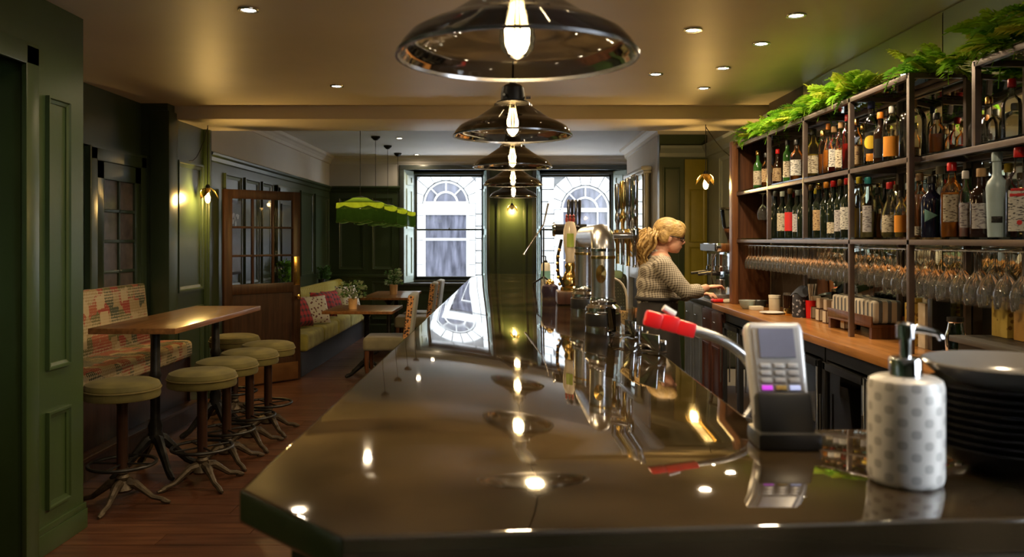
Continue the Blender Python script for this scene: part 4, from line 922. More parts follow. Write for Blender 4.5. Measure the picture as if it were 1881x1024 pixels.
def patch(t, r, zc, pts, m, name='label_mark'):
    """a printed mark lying on the curved side of a bottle"""
    r += .0012; f = lambda u, v: (r*math.cos(FA+u/r), r*math.sin(FA+u/r), zc+v); n = len(pts); K = 5
    v = [f(u*k/K, w_*k/K) for k in range(1, K+1) for u, w_ in pts]+[f(0, 0)]
    q = [(K*n, i, (i+1) % n) for i in range(n)]+[(k*n+i, (k+1)*n+i, (k+1)*n+(i+1) % n, k*n+(i+1) % n) for k in range(K-1) for i in range(n)]
    MB().add(v, q).build(name, m, t)
circ = lambda a: [(a*math.cos(2*PI*k/20), a*math.sin(2*PI*k/20)) for k in range(20)]
sq = lambda a, b: [(-a, -b), (0, -b), (a, -b), (a, 0), (a, b), (0, b), (-a, b), (-a, 0)]
made[1600]['label'] = 'tall clear bottle, blue cap, yellow disc and orange square on the upper glass shelf'; patch(made[1600], .0395, .125, circ(.036), LABS['yellow']); patch(made[1600], .0395, .045, sq(.022, .02), LABS['orange'])
made[1711]['label'] = 'navy blue bottle with a pale teal triangle on the lower glass shelf'; patch(made[1711], .0455, .10, [(-.028, .03), (-.009, .02), (.01, .01), (.03, 0), (.01, -.01), (-.009, -.02), (-.028, -.03), (-.028, 0)], LABS['teal'])
patch(made[1872], .0478, .158, sq(.034, .006), LABS['red']); patch(made[1872], .0478, .178, sq(.03, .005), LABS['red']); patch(made[1872], .0478, .055, circ(.009), LABS['red'])
patch(made[1676], .063, .20, sq(.014, .008), LABS['red']); patch(made[1831], .0375, .07, sq(.02, .012), LABS['black'])
# ---- greenery along the top shelf
def frond(n, L_, W_, m, droop):
    mb = MB()
    def c(t): return Vector((L_*t*(1-.25*droop*t), 0, L_*(.35*t-.75*droop*t*t)))
    mb.tube([tuple(c(k/8)) for k in range(9)], [.0025]*9, 4)
    for k in range(n):
        t = .12+.86*k/n; w_ = W_*math.sin(PI*(.15+.83*t))
        for s_ in (-1, 1):
            p = c(t); tip = p+Vector((w_*.45, s_*w_, -.15*w_+R.uniform(-.01, .01))); a = (tip-p); q = Vector((a.y, -a.x, 0)).normalized()*w_*.36
            mid = p+a*.5+Vector((0, 0, .12*w_))
            mb.add([tuple(p), tuple(mid+q), tuple(tip), tuple(mid-q)], [(0, 1, 2), (0, 2, 3)])
    return mb.mesh('frond', m)
FR = [frond(11, .30, .075, M_LEAF[0], .9), frond(10, .26, .085, M_LEAF[1], .6), frond(12, .32, .06, M_LEAF[2], 1.1), frond(9, .24, .07, M_LEAF[3], .3), frond(6, .20, .10, M_LEAF[1], .5)]
def fern(loc, n, lab, sc=1, spread=.12):
    t = thing('trailing_fern', lab, 'plant', loc); 
    for k in range(n):
        o = link('frond', R.choice(FR), t, (R.uniform(-.07, .05), R.uniform(-spread, spread), R.uniform(0, .05)))
        o.rotation_euler = (R.uniform(-.3, .3), R.uniform(-.75, .25), R.uniform(0, 2*PI) if k % 3 else PI+R.uniform(-.8, .8)); o.scale = [sc*R.uniform(.6, 1.05)]*3
places = ['over the gold foil bottle', 'over the dark wine bottles', 'over the cream label whisky bottles', 'over the red spirit bottle', 'over the blue capped bottle', 'over the big clear jug bottle']
for k, y_ in enumerate((6.5, 6.05, 5.65, 5.25, 4.9, 4.55)):
    fern((1.93, y_, ZC+.015), 30, 'bright green fern trailing along the top shelf, '+places[k], .72+.06*k)
for k, y_ in enumerate((3.75, 3.25, 2.85)):
    fern((1.97, y_, 2.235), 30, 'large bright fern spilling over the top shelf '+('at its cut end', 'above the yellow capped bottle', 'above the red and white label bottle')[k], .95)
# ---- things on the oak worktop
def on(px, py): s = (py-440)/(EYE-WZ); return ((px-940)/s, FPX/s, WZ)
def lathe_thing(name, lab, cat, loc, prof, m, part, seg=24, group=None):
    t = thing(name, lab, cat, loc, group=group); MB().lathe(prof, seg=seg).build(part, m, t, smooth=True); return t
x, y_, z = on(1372, 568)
t = lathe_thing('bowl', 'small pale blue bowl at the end of the oak worktop', 'bowl', (x, y_, z), [(0, 0), (.03, 0), (.05, .02), (.062, .065), (.059, .065), (.045, .02), (0, .012)], mat('pale blue glaze', (.30, .38, .38), .3), 'bowl_body')
MB().lathe([(.062, .064), (.0625, .067), (.058, .067), (.0585, .064)], seg=24).build('rim', M_TRIMW, t, smooth=True)
t = lathe_thing('storage_jar', 'beige jar with pale lid on the oak worktop', 'jar', (1.93, 6.0, WZ), [(0, 0), (.04, 0), (.042, .10), (.038, .105), (0, .105)], mat('beige jar', (.42, .34, .24), .5), 'jar_body')
MB().lathe([(.044, .1), (.044, .12), (0, .12)], seg=20).build('lid', M_PAPER, t, smooth=True)
t = lathe_thing('storage_jar', 'dark jar beside the beige jar on the oak worktop', 'jar', (1.98, 5.82, WZ), [(0, 0), (.045, 0), (.047, .13), (.04, .135), (0, .135)], BROWNG, 'jar_body')
MB().lathe([(.045, .133), (.045, .15), (0, .15)], seg=20).build('lid', M_STEEL, t, smooth=True)
t = lathe_thing('dark_dish', 'dark round dish holding small cups behind the pale blue bowl', 'dish', (1.93, 6.42, WZ), [(0, 0), (.06, 0), (.075, .05), (.07, .05), (.05, .01), (0, .01)], mat('blue black glaze', (.03, .045, .05), .3), 'dish_body')
x, y_, z = on(1417, 577)
lathe_thing('plate', 'white plate lying on the oak worktop', 'plate', (x, y_, z), [(0, 0), (.05, 0), (.085, .012), (.083, .015), (.05, .005), (0, .005)], M_TRIMW, 'plate_body')
box_ = tag(box('paper_packet', x-.06, y_+.28, WZ, x+.03, y_+.36, WZ+.03, M_PAPER, bevel=.004), 'small cream paper packet lying behind the white plate', 'packet')
x, y_, z = on(1446, 580); tag(box('brass_block', x-.02, y_-.02, z, x+.02, y_+.02, z+.05, M_BRASS, bevel=.004), 'small square brass holder beside the white plate', 'holder')
x, y_, z = on(1470, 583)
t = lathe_thing('metal_canister', 'black and silver canister with a dark cloth over it', 'canister', (x, y_, z), [(0, 0), (.052, 0), (.055, .02), (.053, .15), (.05, .16), (0, .16)], spots('black silver pattern', (.02, .02, .03), (.30, .30, .36), 40), 'canister_body')
def drape(u, v):
    a = u*2*PI; r = .075*v*(1+.16*math.sin(3*a)); return (r*math.cos(a)+.02, r*math.sin(a), .215-.06*v*v+.014*math.sin(4*a)*v)
MB().grid(drape, 32, 8).build('cloth', mat('slate blue cloth', (.05, .06, .09), .8), t, smooth=True)
x, y_, z = on(1497, 588)
t = lathe_thing('straw_cup', 'red and white cup of straws behind the small boxes', 'cup', (x+.02, y_+.12, z), [(0, 0), (.035, 0), (.04, .12), (.036, .12), (.03, .005), (0, .005)], M_RED, 'cup_body')
for k in range(9): MB().tube([(R.uniform(-.015, .015), R.uniform(-.015, .015), .01), (R.uniform(-.03, .03), R.uniform(-.03, .03), .23)], .004, 6).build('straw', M_TRIMW, t)
for i, (px, py) in enumerate(((1494, 585), (1508, 590), (1521, 594), (1536, 599), (1555, 605))):
    x, y_, z = on(px, py)
    t = thing('card_box', 'small wooden box with a white card front in the row of five', 'box', (x, y_, z), group='small boxes in a row on the worktop')
    MB().box(-.025, -.03, 0, .045, .03, .082).build('box_body', M_SHELFW, t, bevel=.002); MB().box(-.027, -.026, .006, -.025, .026, .076).box(-.021, -.0325, .006, .041, -.0305, .076).build('card_front', M_PAPER, t)
    MB().box(-.022, -.027, .083, .042, .027, .15).build('napkins', mat('napkin paper', (.55, .47, .38), .8), t, bevel=.006)
t = thing('wooden_tray', 'dark wooden tray holding striped linen napkins', 'tray', (1.99, 4.62, WZ))
MB().box(-.09, -.30, .06, .1, .30, .075).box(-.09, -.30, .075, -.08, .30, .12).box(.09, -.3, .075, .1, .3, .12).build('tray_body', M_SHELFW, t, bevel=.002)
for a in (-.28, .28): MB().box(-.085, a-.015, 0, .095, a+.015, .06).build('foot', M_SHELFW, t)
for k in range(11):
    o = MB().box(-.072, -.024, 0, .085, .024, .125).build('folded_napkin', M_TOWEL, bevel=.018, seg=3); o.location = (1.99, 4.37+.05*k, WZ+.077+R.uniform(0, .006)); o.rotation_euler = (R.uniform(-.05, .05), 0, 0)
    tag(o, 'striped linen napkin folded upright in the wooden tray', 'napkin', 'napkins in the tray')
for i, (y_, h, w_, m, lab) in enumerate(((4.10, .21, .05, M_TIN, 'ornate yellow tin standing behind the hanging glasses beside the shelf post'), (3.98, .22, .035, M_PAPER, 'slim pale carton beside the ornate yellow tin'), (3.90, .25, .022, M_BLACK, 'slim black carton beside the pale carton'))):
    t = thing('drinks_carton', lab, 'carton', (2.04, y_, WZ)); MB().box(-.045, -w_, 0, .045, w_, h).build('carton_body', m, t, bevel=.004)
    MB().box(-.03, -w_*.7, h, .03, w_*.7, h+.025).build('carton_lid', m, t, bevel=.006)
t = thing('glass_candle_jar', 'green glass jar standing in front of the yellow tins', 'jar', (2.02, 3.72, WZ)); MB().lathe([(0, 0), (.04, 0), (.045, .09), (.035, .12), (.03, .15), (.034, .155)], seg=20).build('jar_body', thin('green jar glass', (.25, .5, .25)), t, smooth=True); MB().lathe([(0, .155), (.036, .155), (.036, .175), (0, .18)], seg=16).build('stopper', M_CORD, t)
t = thing('dark_tray', 'long black stand on the oak worktop carrying tins', 'stand', (2.0, 3.06, WZ)); MB().box(-.15, -.42, .1, .09, .40, .125).build('stand_top', mat('slate top', (.05, .045, .04), .5), t, bevel=.003); MB().box(-.12, -.40, 0, .085, .38, .1).build('stand_base', M_BLACK, t)
for y_, m, lab in ((3.37, M_TIN, 'tan ornate tin on the black stand, beside the green glass jar'), (3.22, mat('orange tin', (.50, .27, .06), .4), 'plain orange tin on the black stand'), (3.06, spots('green tan tin', (.45, .32, .14), (.03, .12, .03), 18), 'tan and green tin on the black stand')):
    t = thing('drinks_tin', lab, 'tin', (2.05, y_, WZ+.126)); MB().box(-.04, -.055, 0, .04, .055, .15).build('tin_body', m, t, bevel=.006); MB().box(-.041, -.056, .151, .041, .056, .168).build('lid', m, t, bevel=.004)
# ---- coffee corner
t = thing('coffee_machine', 'chrome espresso machine on the dark steel worktop', 'coffee machine', (1.90, 7.25, WZ))
MB().box(-.16, -.28, .42, .24, .30, .50).build('top_tray', M_CHROME, t, bevel=.02)
MB().box(-.02, -.27, .05, .24, .29, .42).build('body', M_CHROME, t, bevel=.015)
MB().box(-.2, -.30, .0, .24, .31, .06).build('drip_tray', M_STEEL, t, bevel=.006)
for yy in (-.14, .14):
    g = MB().lathe([(0, .40), (.04, .40), (.04, .30), (.05, .29), (.05, .25), (0, .25)], (-.09, yy, 0), 18).build('group_head', M_CHROME, t, smooth=True)
    MB().tube([(-.09, yy, .24), (-.2, yy, .235), (-.28, yy, .225)], [.03, .016, .014], 10).build('portafilter', M_BLACK, g, smooth=True)
MB().tube([(-.16, -.27, .40), (-.19, -.28, .34), (-.2, -.29, .2), (-.18, -.29, .12)], .006, 8).build('steam_wand', M_CHROME, t, smooth=True)
MB().box(-.165, -.26, .43, -.158, .28, .49).build('control_panel', M_BLACK, t)
t = thing('milk_jug', 'steel milk jug under the espresso machine wand', 'jug', (1.80, 7.06, WZ+.062)); MB().lathe([(0, 0), (.045, 0), (.048, .04), (.038, .10), (.042, .12), (.039, .12), (.03, .09), (0, .01)], seg=20).build('jug_body', M_STEEL, t, smooth=True); MB().tube([(0, .045, .10), (0, .08, .09), (0, .08, .05), (0, .047, .03)], .005, 6).build('handle', M_STEEL, t)
t = thing('coffee_grinder', 'coffee grinder with tapered bean hopper beside the espresso machine', 'coffee grinder', (2.08, 7.74, WZ))
MB().box(-.09, -.10, 0, .09, .10, .48).build('body', M_BLACK, t, bevel=.02)
hp = MB().lathe([(.035, .48), (.04, .54), (.085, .66), (.105, .80), (.105, .81)], seg=24).build('hopper', M_GLASS, t, smooth=True); MB().lathe([(0, .50), (.037, .50), (.04, .545), (.075, .63), (.0, .66)], seg=20).build('coffee_beans', mat('coffee beans', (.10, .04, .02), .5, var=.5, scale=60, bump=.6, bscale=120), hp, smooth=True)
MB().lathe([(.11, .81), (.112, .83), (0, .835)], seg=24).build('lid', M_BLACKM, t, smooth=True); MB().box(-.16, -.04, .28, -.09, .04, .36).build('spout', M_BLACK, t, bevel=.01)
for k, (x, y_, m, lab) in enumerate(((1.74, 6.86, M_RED, 'folded red cloth at the woman\'s hand'), (1.82, 6.83, M_PAPER, 'folded cream cloth beside the espresso machine'))):
    tag(MB().box(x-.06, y_-.05, WZ+.001, x+.06, y_+.06, WZ+.03).build('bar_cloth', m, bevel=.012, seg=3), lab, 'cloth')
# ================================================================== things on the bar
def onbar(px, py): s = (py-440)/(EYE-BZ); return ((px-940)/s, FPX/s, BZ)
# U-shaped chrome tap fountain with four taps towards the bartender
t = thing('beer_fountain', 'large chrome beer font of two columns joined by a curved pipe with taps', 'beer font', (.345, 3.1, BZ))
RC, HT = .0445, .385; Y2 = .78
for yy in (0, Y2):
    MB().lathe([(0, 0), (.066, 0), (.066, .05), (.06, .056), (.066, .06), (.066, .072), (.05, .085), (.052, .095), (RC+.004, .10), (RC+.003, .112), (0, .112)], (0, yy, 0), 32).build('column_base', M_CHROME, t, smooth=True)
    MB().lathe([(.067, .004), (.0675, .006), (.0675, .048), (.067, .05)], (0, yy, 0), 32).build('base_band', M_BLACK, t, smooth=True)
q = [(0, 0, .105), (0, 0, .2), (0, 0, .28)]+[(0, .065*(1-math.cos(a)), .28+.065*math.sin(a)) for a in (.3, .6, .9, 1.2, PI/2)]
q += [(0, Y2*.3, .345), (0, Y2*.7, .345)]+[(0, Y2-.065*(1-math.cos(a)), .28+.065*math.sin(a)) for a in (PI/2, 1.2, .9, .6, .3)]+[(0, Y2, .28), (0, Y2, .105)]
MB().tube(q, RC, 28, caps=False).build('font_pipe', mat('satin chrome', (.62, .62, .65), .27, metal=1, var=.02), t, smooth=True)
for k, yy in enumerate((0, Y2)):
    for z in (.262, .29): MB().lathe([(RC, -.006), (RC+.003, -.005), (RC+.003, .005), (RC, .006)], (0, yy, z), 28).build('collar', M_BRASS if z < .28 else M_CHROME, t, smooth=True)
MB().lathe([(0, 0), (.018, 0), (.02, .004), (0, .007)], seg=20, M=Matrix.Translation((-.012, -RC+.001, .20)) @ Matrix.Rotation(PI/2, 4, 'X') @ Matrix.Diagonal((1, 1.7, 1, 1))).build('badge', M_BRASS, t, smooth=True)
for k in range(4):
    yy = .10+.17*k
    a = MB().tube([(RC-.01, yy, .345), (.12, yy, .345), (.135, yy, .34)], .012, 12).build('tap_arm', M_CHROME, t, smooth=True)
    MB().lathe([(0, .03), (.016, .028), (.018, .01), (.016, -.02), (.009, -.035), (.008, -.12), (.0095, -.125), (0, -.125)], (.135, yy, .345), 16).build('tap', M_BRASS if k % 2 else M_CHROME, a, smooth=True)
    MB().lathe([(0, 0), (.008, 0), (.008, .03), (.013, .045), (.012, .07), (.008, .085), (.012, .10), (.015, .19), (.013, .21), (0, .215)], (.135, yy, .37), 14).build('tap_handle', (M_CHROME, M_GUN, M_BRASS, M_GUN)[k], a, smooth=True)
t.rotation_euler.z = 0
# second slim font with upright levers
t = thing('lever_font', 'slim dark beer font with upright levers beside the ceramic hand pump', 'beer font', (.345, 4.55, BZ))
MB().lathe([(0, 0), (.055, 0), (.055, .05), (.05, .06), (.04, .08), (.034, .1), (.034, .34), (.038, .36), (.04, .40), (.03, .41), (0, .41)], seg=24).build('column', M_GUN, t, smooth=True)
MB().tube([(-.11, 0, .385), (.07, 0, .385)], .03, 20).build('cross_head', M_BLACKM, t, smooth=True); MB().lathe([(0, 0), (.036, 0), (.04, .008), (.036, .016), (0, .016)], seg=24, M=Matrix.Translation((-.12, 0, .385)) @ Matrix.Rotation(PI/2, 4, 'Y')).build('lens', M_CHROME, t, smooth=True)
for k in range(4):
    MB().lathe([(.007, 0), (.006, .03), (.009, .06), (.010, .13), (.006, .14), (0, .142)], (-.03+.02*k, -.01, .41), 10).build('lever', M_BLACKM if k % 2 else M_GUN, t, smooth=True)
# ceramic hand pump
t = thing('hand_pump', 'cream ceramic beer pump handle with red tip on a brass base', 'hand pump', (.30, 4.22, BZ))
MB().box(-.07, -.10, 0, .055, .10, .065).build('wooden_block', M_REDWOOD, t, bevel=.008)
MB().lathe([(0, .065), (.05, .065), (.05, .08), (.04, .09), (.045, .12), (.035, .14), (.022, .17), (.028, .19), (.02, .21), (0, .21)], seg=24).build('brass_base', M_BRASS, t, smooth=True)
MB().lathe([(.018, .205), (.026, .22), (.022, .24), (.03, .28), (.036, .33), (.034, .38), (.022, .42), (.0, .425)], seg=24).build('ceramic_handle', M_CERAMIC, t, smooth=True)
MB().lathe([(.0385, .29), (.037, .33), (.0365, .36)], seg=8, a0=-2.1, a1=-1.1).build('clip_badge', mat('green yellow badge', (.35, .45, .06), .4), t, smooth=True)
for k in range(3): MB().lathe([(.006, .42), (.008, .435), (.004, .445), (.007, .452), (0, .462)], (-.018+.018*k, 0, 0), 10).build('red_tip', mat('dark red knob', (.30, .02, .02), .3), t, smooth=True)
lev = MB().tube([(-.03, -.02, .08), (-.062, -.02, .15), (-.066, -.02, .24), (-.045, -.02, .33)], .008, 8).build('side_lever', M_BLACKM, t, smooth=True)
for k in range(6): MB().ball((-.055-.012*math.sin(k*.6), -.028, .1+.035*k), .009, 8, 6).build('brass_stud', M_BRASS, lev, smooth=True)
t = thing('small_tap_cover', 'dark bulbous tap cover with brass cap behind the hand pump', 'tap cover', (.22, 4.72, BZ)); MB().lathe([(0, 0), (.045, 0), (.05, .03), (.045, .06), (.02, .075)], seg=20).build('cover_body', mat('aubergine glaze', (.03, .02, .035), .2), t, smooth=True); MB().lathe([(.025, .07), (.024, .085), (.01, .1), (0, .102)], seg=16).build('cap', M_BRASS, t, smooth=True)
# balanced reading lamp on a tripod
t = thing('tripod_lamp', 'thin chrome bar tilted on a slim black tripod stand on the bar', 'lamp', (.232, 6.0, BZ))
for k in range(3): a = .6+2*PI*k/3; MB().tube([(0, 0, .055), (.07*math.cos(a), .07*math.sin(a), .012), (.085*math.cos(a), .085*math.sin(a), .004)], .006, 8).build('leg', M_BLACKM, t, smooth=True)
MB().tube([(0, 0, .04), (0, 0, .42)], .006, 8).build('pole', M_BLACKM, t)
MB().tube([(-.145, 0, .215), (-.12, 0, .255), (.0, 0, .44), (.02, 0, .58), (.03, 0, .6)][:3]+[(.035, -.0, .595)], [.011, .0075, .0055, .008], 10).build('light_bar', M_CHROME, t, smooth=True)
# pump bottle behind it
t = thing('pump_bottle', 'clear pump bottle with a pale label standing behind the tripod lamp', 'bottle', (.262, 6.35, BZ)); MB().lathe([(0, 0), (.034, 0), (.036, .01), (.036, .13), (.028, .145), (.012, .15)], seg=20).build('bottle_body', mat('milky plastic', (.50, .47, .40), .4), t, smooth=True); MB().lathe([(.037, .02), (.037, .085)], seg=20).build('paper_label', LABS['teal'], t, smooth=True)
MB().lathe([(.014, .148), (.014, .165), (.005, .168), (.005, .2), (0, .2)], seg=12).tube([(0, 0, .198), (-.03, 0, .2)], .005, 6).build('pump', M_BLACK, t)
# basket with a looped handle
t = thing('patterned_basket', 'patterned woven basket with a looped handle beyond the chrome font', 'basket', (.595, 4.92, .886)); MB().lathe([(0, 0), (.085, 0), (.105, .16), (.10, .16), (.08, .01), (0, .01)], seg=28).build('basket_body', M_LEOP, t, smooth=True); MB().tube([(-.1, 0, .155)]+[(-.1*math.cos(PI*k/12), 0, .16+.2*math.sin(PI*k/12)**.6) for k in range(1, 12)]+[(.1, 0, .155)], .007, 8).build('handle', mat('pale cane', (.40, .36, .30), .5), t, smooth=True)
# clear faceted glass on the counter edge, chrome clips on the station
t = thing('faceted_glass', 'clear faceted glass tumbler standing beside the chrome font base', 'glass', (.375, 2.80, BZ+.0455))
MB().lathe([(0, -.045), (.042, -.045), (.048, -.035), (.055, .05), (.052, .05), (.044, -.03), (0, -.035)], seg=9).build('tumbler', M_GLASS, t)
for k, (y_, rz) in enumerate(((2.75, .3), (2.55, -.2), (2.36, .5))):
    o = MB().box(-.03, -.05, 0, .03, .05, .012).box(-.03, -.05, .012, -.018, .05, .07).box(.018, -.05, .012, .03, .05, .05).build('ticket_clip', M_CHROME, bevel=.003); o.location = (.41, y_, BZ+.0005); o.rotation_euler.z = rz; o.scale = (.5, .8, .8)
    tag(o, 'shiny chrome ticket clip lying on the service edge of the counter', 'clip', 'chrome clips on the counter edge')
# soda gun on a braided gooseneck
t = thing('soda_gun', 'red handled spray gun on a curved braided steel hose', 'soda gun')
dd = 1.68
pts = [at(px, py, dd) for px, py in ((1268, 606), (1290, 612), (1318, 622), (1345, 637), (1368, 657), (1384, 685), (1391, 715), (1388, 742), (1372, 768), (1352, 790), (1345, 860))]
mb = MB(); fine = []
for i in range(len(pts)-1):
    p0, p1, p2, p3 = [Vector(pts[max(0, min(len(pts)-1, i+k))]) for k in (-1, 0, 1, 2)]
    for k in range(10):
        u = k/10; fine.append(.5*((2*p1)+(p2-p0)*u+(2*p0-5*p1+4*p2-p3)*u*u+(3*p1-p0-3*p2+p3)*u**3))
mb.tube(fine, [.0105+.0009*(i % 2) for i in range(len(fine))], 16).build('hose', M_STEEL, t, smooth=True)
a, b = Vector(at(1276, 607, dd)), Vector(at(1184, 582, dd)); ax = (b-a); L_ = ax.length; ax.normalize()
rot = Matrix.Translation(a) @ ax.to_track_quat('X', 'Z').to_matrix().to_4x4()
g = MB().box(0, -.013, -.017, L_*.36, .013, .013, rot).build('grip', M_RED, t, bevel=.005); MB().box(L_*.33, -.013, -.017, L_*.68, .013, .016, rot).build('trigger_block', M_RED, t, bevel=.006); MB().box(L_*.66, -.013, -.018, L_, .013, .015, rot).build('nozzle_head', M_RED, t, bevel=.007)
MB().tube([tuple(rot @ Vector((L_*.45, 0, .02))), tuple(rot @ Vector((L_*.7, 0, .028)))], .007, 10).build('button', M_TRIMW, t)
# payment terminal
x, y_, z = onbar(1446, 824)
t = thing('card_terminal', 'grey handheld card payment terminal in a black dock', 'card terminal', (x, y_, z), -.02); t.scale = (.93, .93, .88)
MB().prism([(-.054, -.02), (.054, -.02), (.051, .07), (-.051, .07)], 0, .03, None).build('dock', M_BLACK, t, bevel=.008)
Mx = Matrix.Translation((0, .012, .012)) @ Matrix.Rotation(-.33, 4, 'X')
MB().box(-.047, -.022, -.012, .047, .02, .083, Mx).build('dock_cradle', M_BLACK, t, bevel=.008)
bd = MB().prism([(-.046, 0), (.046, 0), (.049, .10), (.051, .19), (.047, .205), (-.047, .205), (-.051, .19), (-.049, .10)], -.004, .026, Mx @ Matrix(((1, 0, 0, 0), (0, 0, 1, 0), (0, 1, 0, .012), (0, 0, 0, 1)))).build('terminal_body', M_SILVP, t, bevel=.008, seg=3)
MB().box(-.040, -.0075, .085, .040, -.0045, .205, Mx).build('face_plate', M_GREYP, bd, bevel=.001)
MB().box(-.031, -.0105, .148, .031, -.008, .203, Mx).build('screen', M_SCREEN, bd)
for r_ in range(4):
    for c_ in range(3):
        km = [emit('violet key', (.5, .05, .6), .6), mat('amber key', (.5, .32, .08), .4), emit('pale blue key', (.45, .5, .8), .5)][c_] if r_ == 0 else M_SILVP
        MB().box(-.033+.024*c_, -.0108, .088+.0135*r_, -.015+.024*c_, -.008, .0965+.0135*r_, Mx).build('key', km, bd, bevel=.001)
# soap dispenser
t = thing('soap_dispenser', 'white ceramic soap dispenser with grey circles and chrome pump', 'soap dispenser', (.535, 1.11, BZ)); t.scale = (.92, .92, .95)
MB().lathe([(0, 0), (.045, 0), (.0505, .004), (.0525, .012), (.0525, .138), (.050, .147), (.043, .151), (.02, .152)], seg=48).build('ceramic_body', M_DOTS, t, smooth=True)
MB().lathe([(.023, .15), (.023, .176), (.021, .179), (.008, .18), (.008, .205), (.013, .206), (.013, .226), (.010, .229), (0, .229)], seg=28).build('pump_collar', M_CHROME, t, smooth=True)
MB().tube([(0, 0, .219), (.02, -.004, .219), (.042, -.01, .214), (.047, -.011, .206)], [.007, .0065, .005, .0045], 12).build('spout', M_CHROME, t, smooth=True)
# stack of black bowls
prof = [(0, .0), (.05, .0), (.055, .004), (.085, .016), (.105, .036), (.109, .040), (.106, .0415), (.083, .021), (.05, .008), (0, .007)]
bm_ = MB().lathe(prof, seg=48).mesh('bowl_body', M_BOWL, True)
for k in range(9):
    t = tag(link('stacked_bowl', bm_, None, (.715, 1.17, BZ+.0005+.0105*k)), 'black glazed shallow bowl beside the soap dispenser, %s of the stack' % ('lowest', 'second from the bottom', 'third from the bottom', 'fourth from the bottom', 'middle one', 'fourth from the top', 'third from the top', 'second from the top', 'topmost')[k], 'bowl', 'stacked black bowls')
t = tag(MB().lathe([(0, 0), (.06, 0), (.095, .012), (.118, .034), (.115, .036), (.09, .016), (.06, .006), (0, .006)], seg=48).build('glass_dish', mat('smoky grey glaze', (.15, .14, .13), .14), smooth=True), 'wide grey glass dish resting on the stack of black bowls', 'dish'); t.location = (.715, 1.17, BZ+.1195)
# ================================================================== the woman behind the bar
W0 = (1.0, 5.5, 0)
wm = thing('person', 'woman with blonde ponytail, glasses, gingham shirt and dark apron working at the back bar', 'person', W0)
def ell(mb, c, r, M=None): mb.ball(c, r, 20, 14, M)
def limb(mb, pts, rad, seg=14): mb.tube(pts, rad, seg)
b = MB()
TH = Matrix.Translation((.06, 0, 1.50)) @ Matrix.Rotation(.20, 4, 'Y')          # head, tipped forward towards +x
ell(b, (-.005, 0, .022), (.094, .074, .090), TH); ell(b, (.038, 0, -.045), (.056, .053, .062), TH); ell(b, (.062, 0, -.082), (.026, .028, .022), TH)
b.tube([tuple(TH @ Vector(p)) for p in ((.082, 0, .012), (.103, 0, -.025), (.096, 0, -.036))], [.009, .0135, .008], 8)       # nose
ell(b, (.088, 0, -.056), (.011, .020, .006), TH); ell(b, (.084, 0, -.066), (.010, .017, .006), TH); ell(b, (.080, 0, .020), (.014, .05, .012), TH)
for s_ in (-1, 1): ell(b, (-.008, s_*.073, -.015), (.017, .009, .028), TH); ell(b, (.056, s_*.03, -.03), (.024, .022, .022), TH)
limb(b, [(.02, 0, 1.46), (.0, 0, 1.40), (-.01, 0, 1.32)], [.050, .050, .062])
for k, (x_, z_, rx, ry) in enumerate(((-.01, 1.32, .09, .15), (-.02, 1.25, .115, .17), (-.02, 1.15, .11, .15), (-.02, 1.05, .115, .145), (-.02, .93, .125, .17), (-.02, .85, .12, .165))): ell(b, (x_, 0, z_), (rx*.95, ry*.95, .09))
for s_ in (-1, 1):
    limb(b, [(-.02, s_*.085, .88), (-.015, s_*.09, .66), (.0, s_*.09, .47), (-.02, s_*.09, .25), (-.03, s_*.09, .07)], [.085, .075, .052, .05, .036]); ell(b, (.02, s_*.09, .05), (.11, .038, .045))
ARM = {-1: [(-.015, -.17, 1.31), (.07, -.20, 1.20), (.135, -.20, 1.135), (.21, -.17, 1.14), (.285, -.13, 1.165)], 1: [(-.015, .17, 1.31), (.06, .21, 1.19), (.12, .2, 1.11), (.2, .14, 1.10), (.27, .08, 1.115)]}
for s_ in (-1, 1):
    limb(b, ARM[s_], [.052, .043, .038, .034, .024]); w_ = Vector(ARM[s_][-1]); dr = (w_-Vector(ARM[s_][-2])).normalized(); dr = Vector((dr.x, dr.y, dr.z-.25)).normalized()
    sd = dr.cross(Vector((0, 0, 1))).normalized(); upv = sd.cross(dr)
    Mh = Matrix(((dr.x, sd.x, upv.x, w_.x), (dr.y, sd.y, upv.y, w_.y), (dr.z, sd.z, upv.z, w_.z), (0, 0, 0, 1)))
    ell(b, (.045, 0, 0), (.046, .036, .014), Mh)
    for k, (yy, L2) in enumerate(((-.027, .062), (-.009, .072), (.009, .068), (.026, .052))):
        b.tube([tuple(Mh @ Vector(p)) for p in ((.07, yy*.9, .002), (.07+L2*.45, yy*1.15, .004), (.07+L2*.8, yy*1.2, -.012), (.07+L2, yy*1.2, -.026))], [.0092, .0085, .0078, .0062], 8)
    b.tube([tuple(Mh @ Vector(p)) for p in ((.02, -s_*-.03, 0), (.045, -s_*-.052, -.006), (.075, -s_*-.058, -.014))], [.011, .0095, .007], 8)
bo = b.build('body', M_SKIN, wm, smooth=True)
rm = bo.modifiers.new('one skin', 'REMESH'); rm.mode = 'VOXEL'; rm.voxel_size = .0055; rm.use_smooth_shade = True
sm = bo.modifiers.new('soft', 'SMOOTH'); sm.iterations = 4; sm.factor = .5
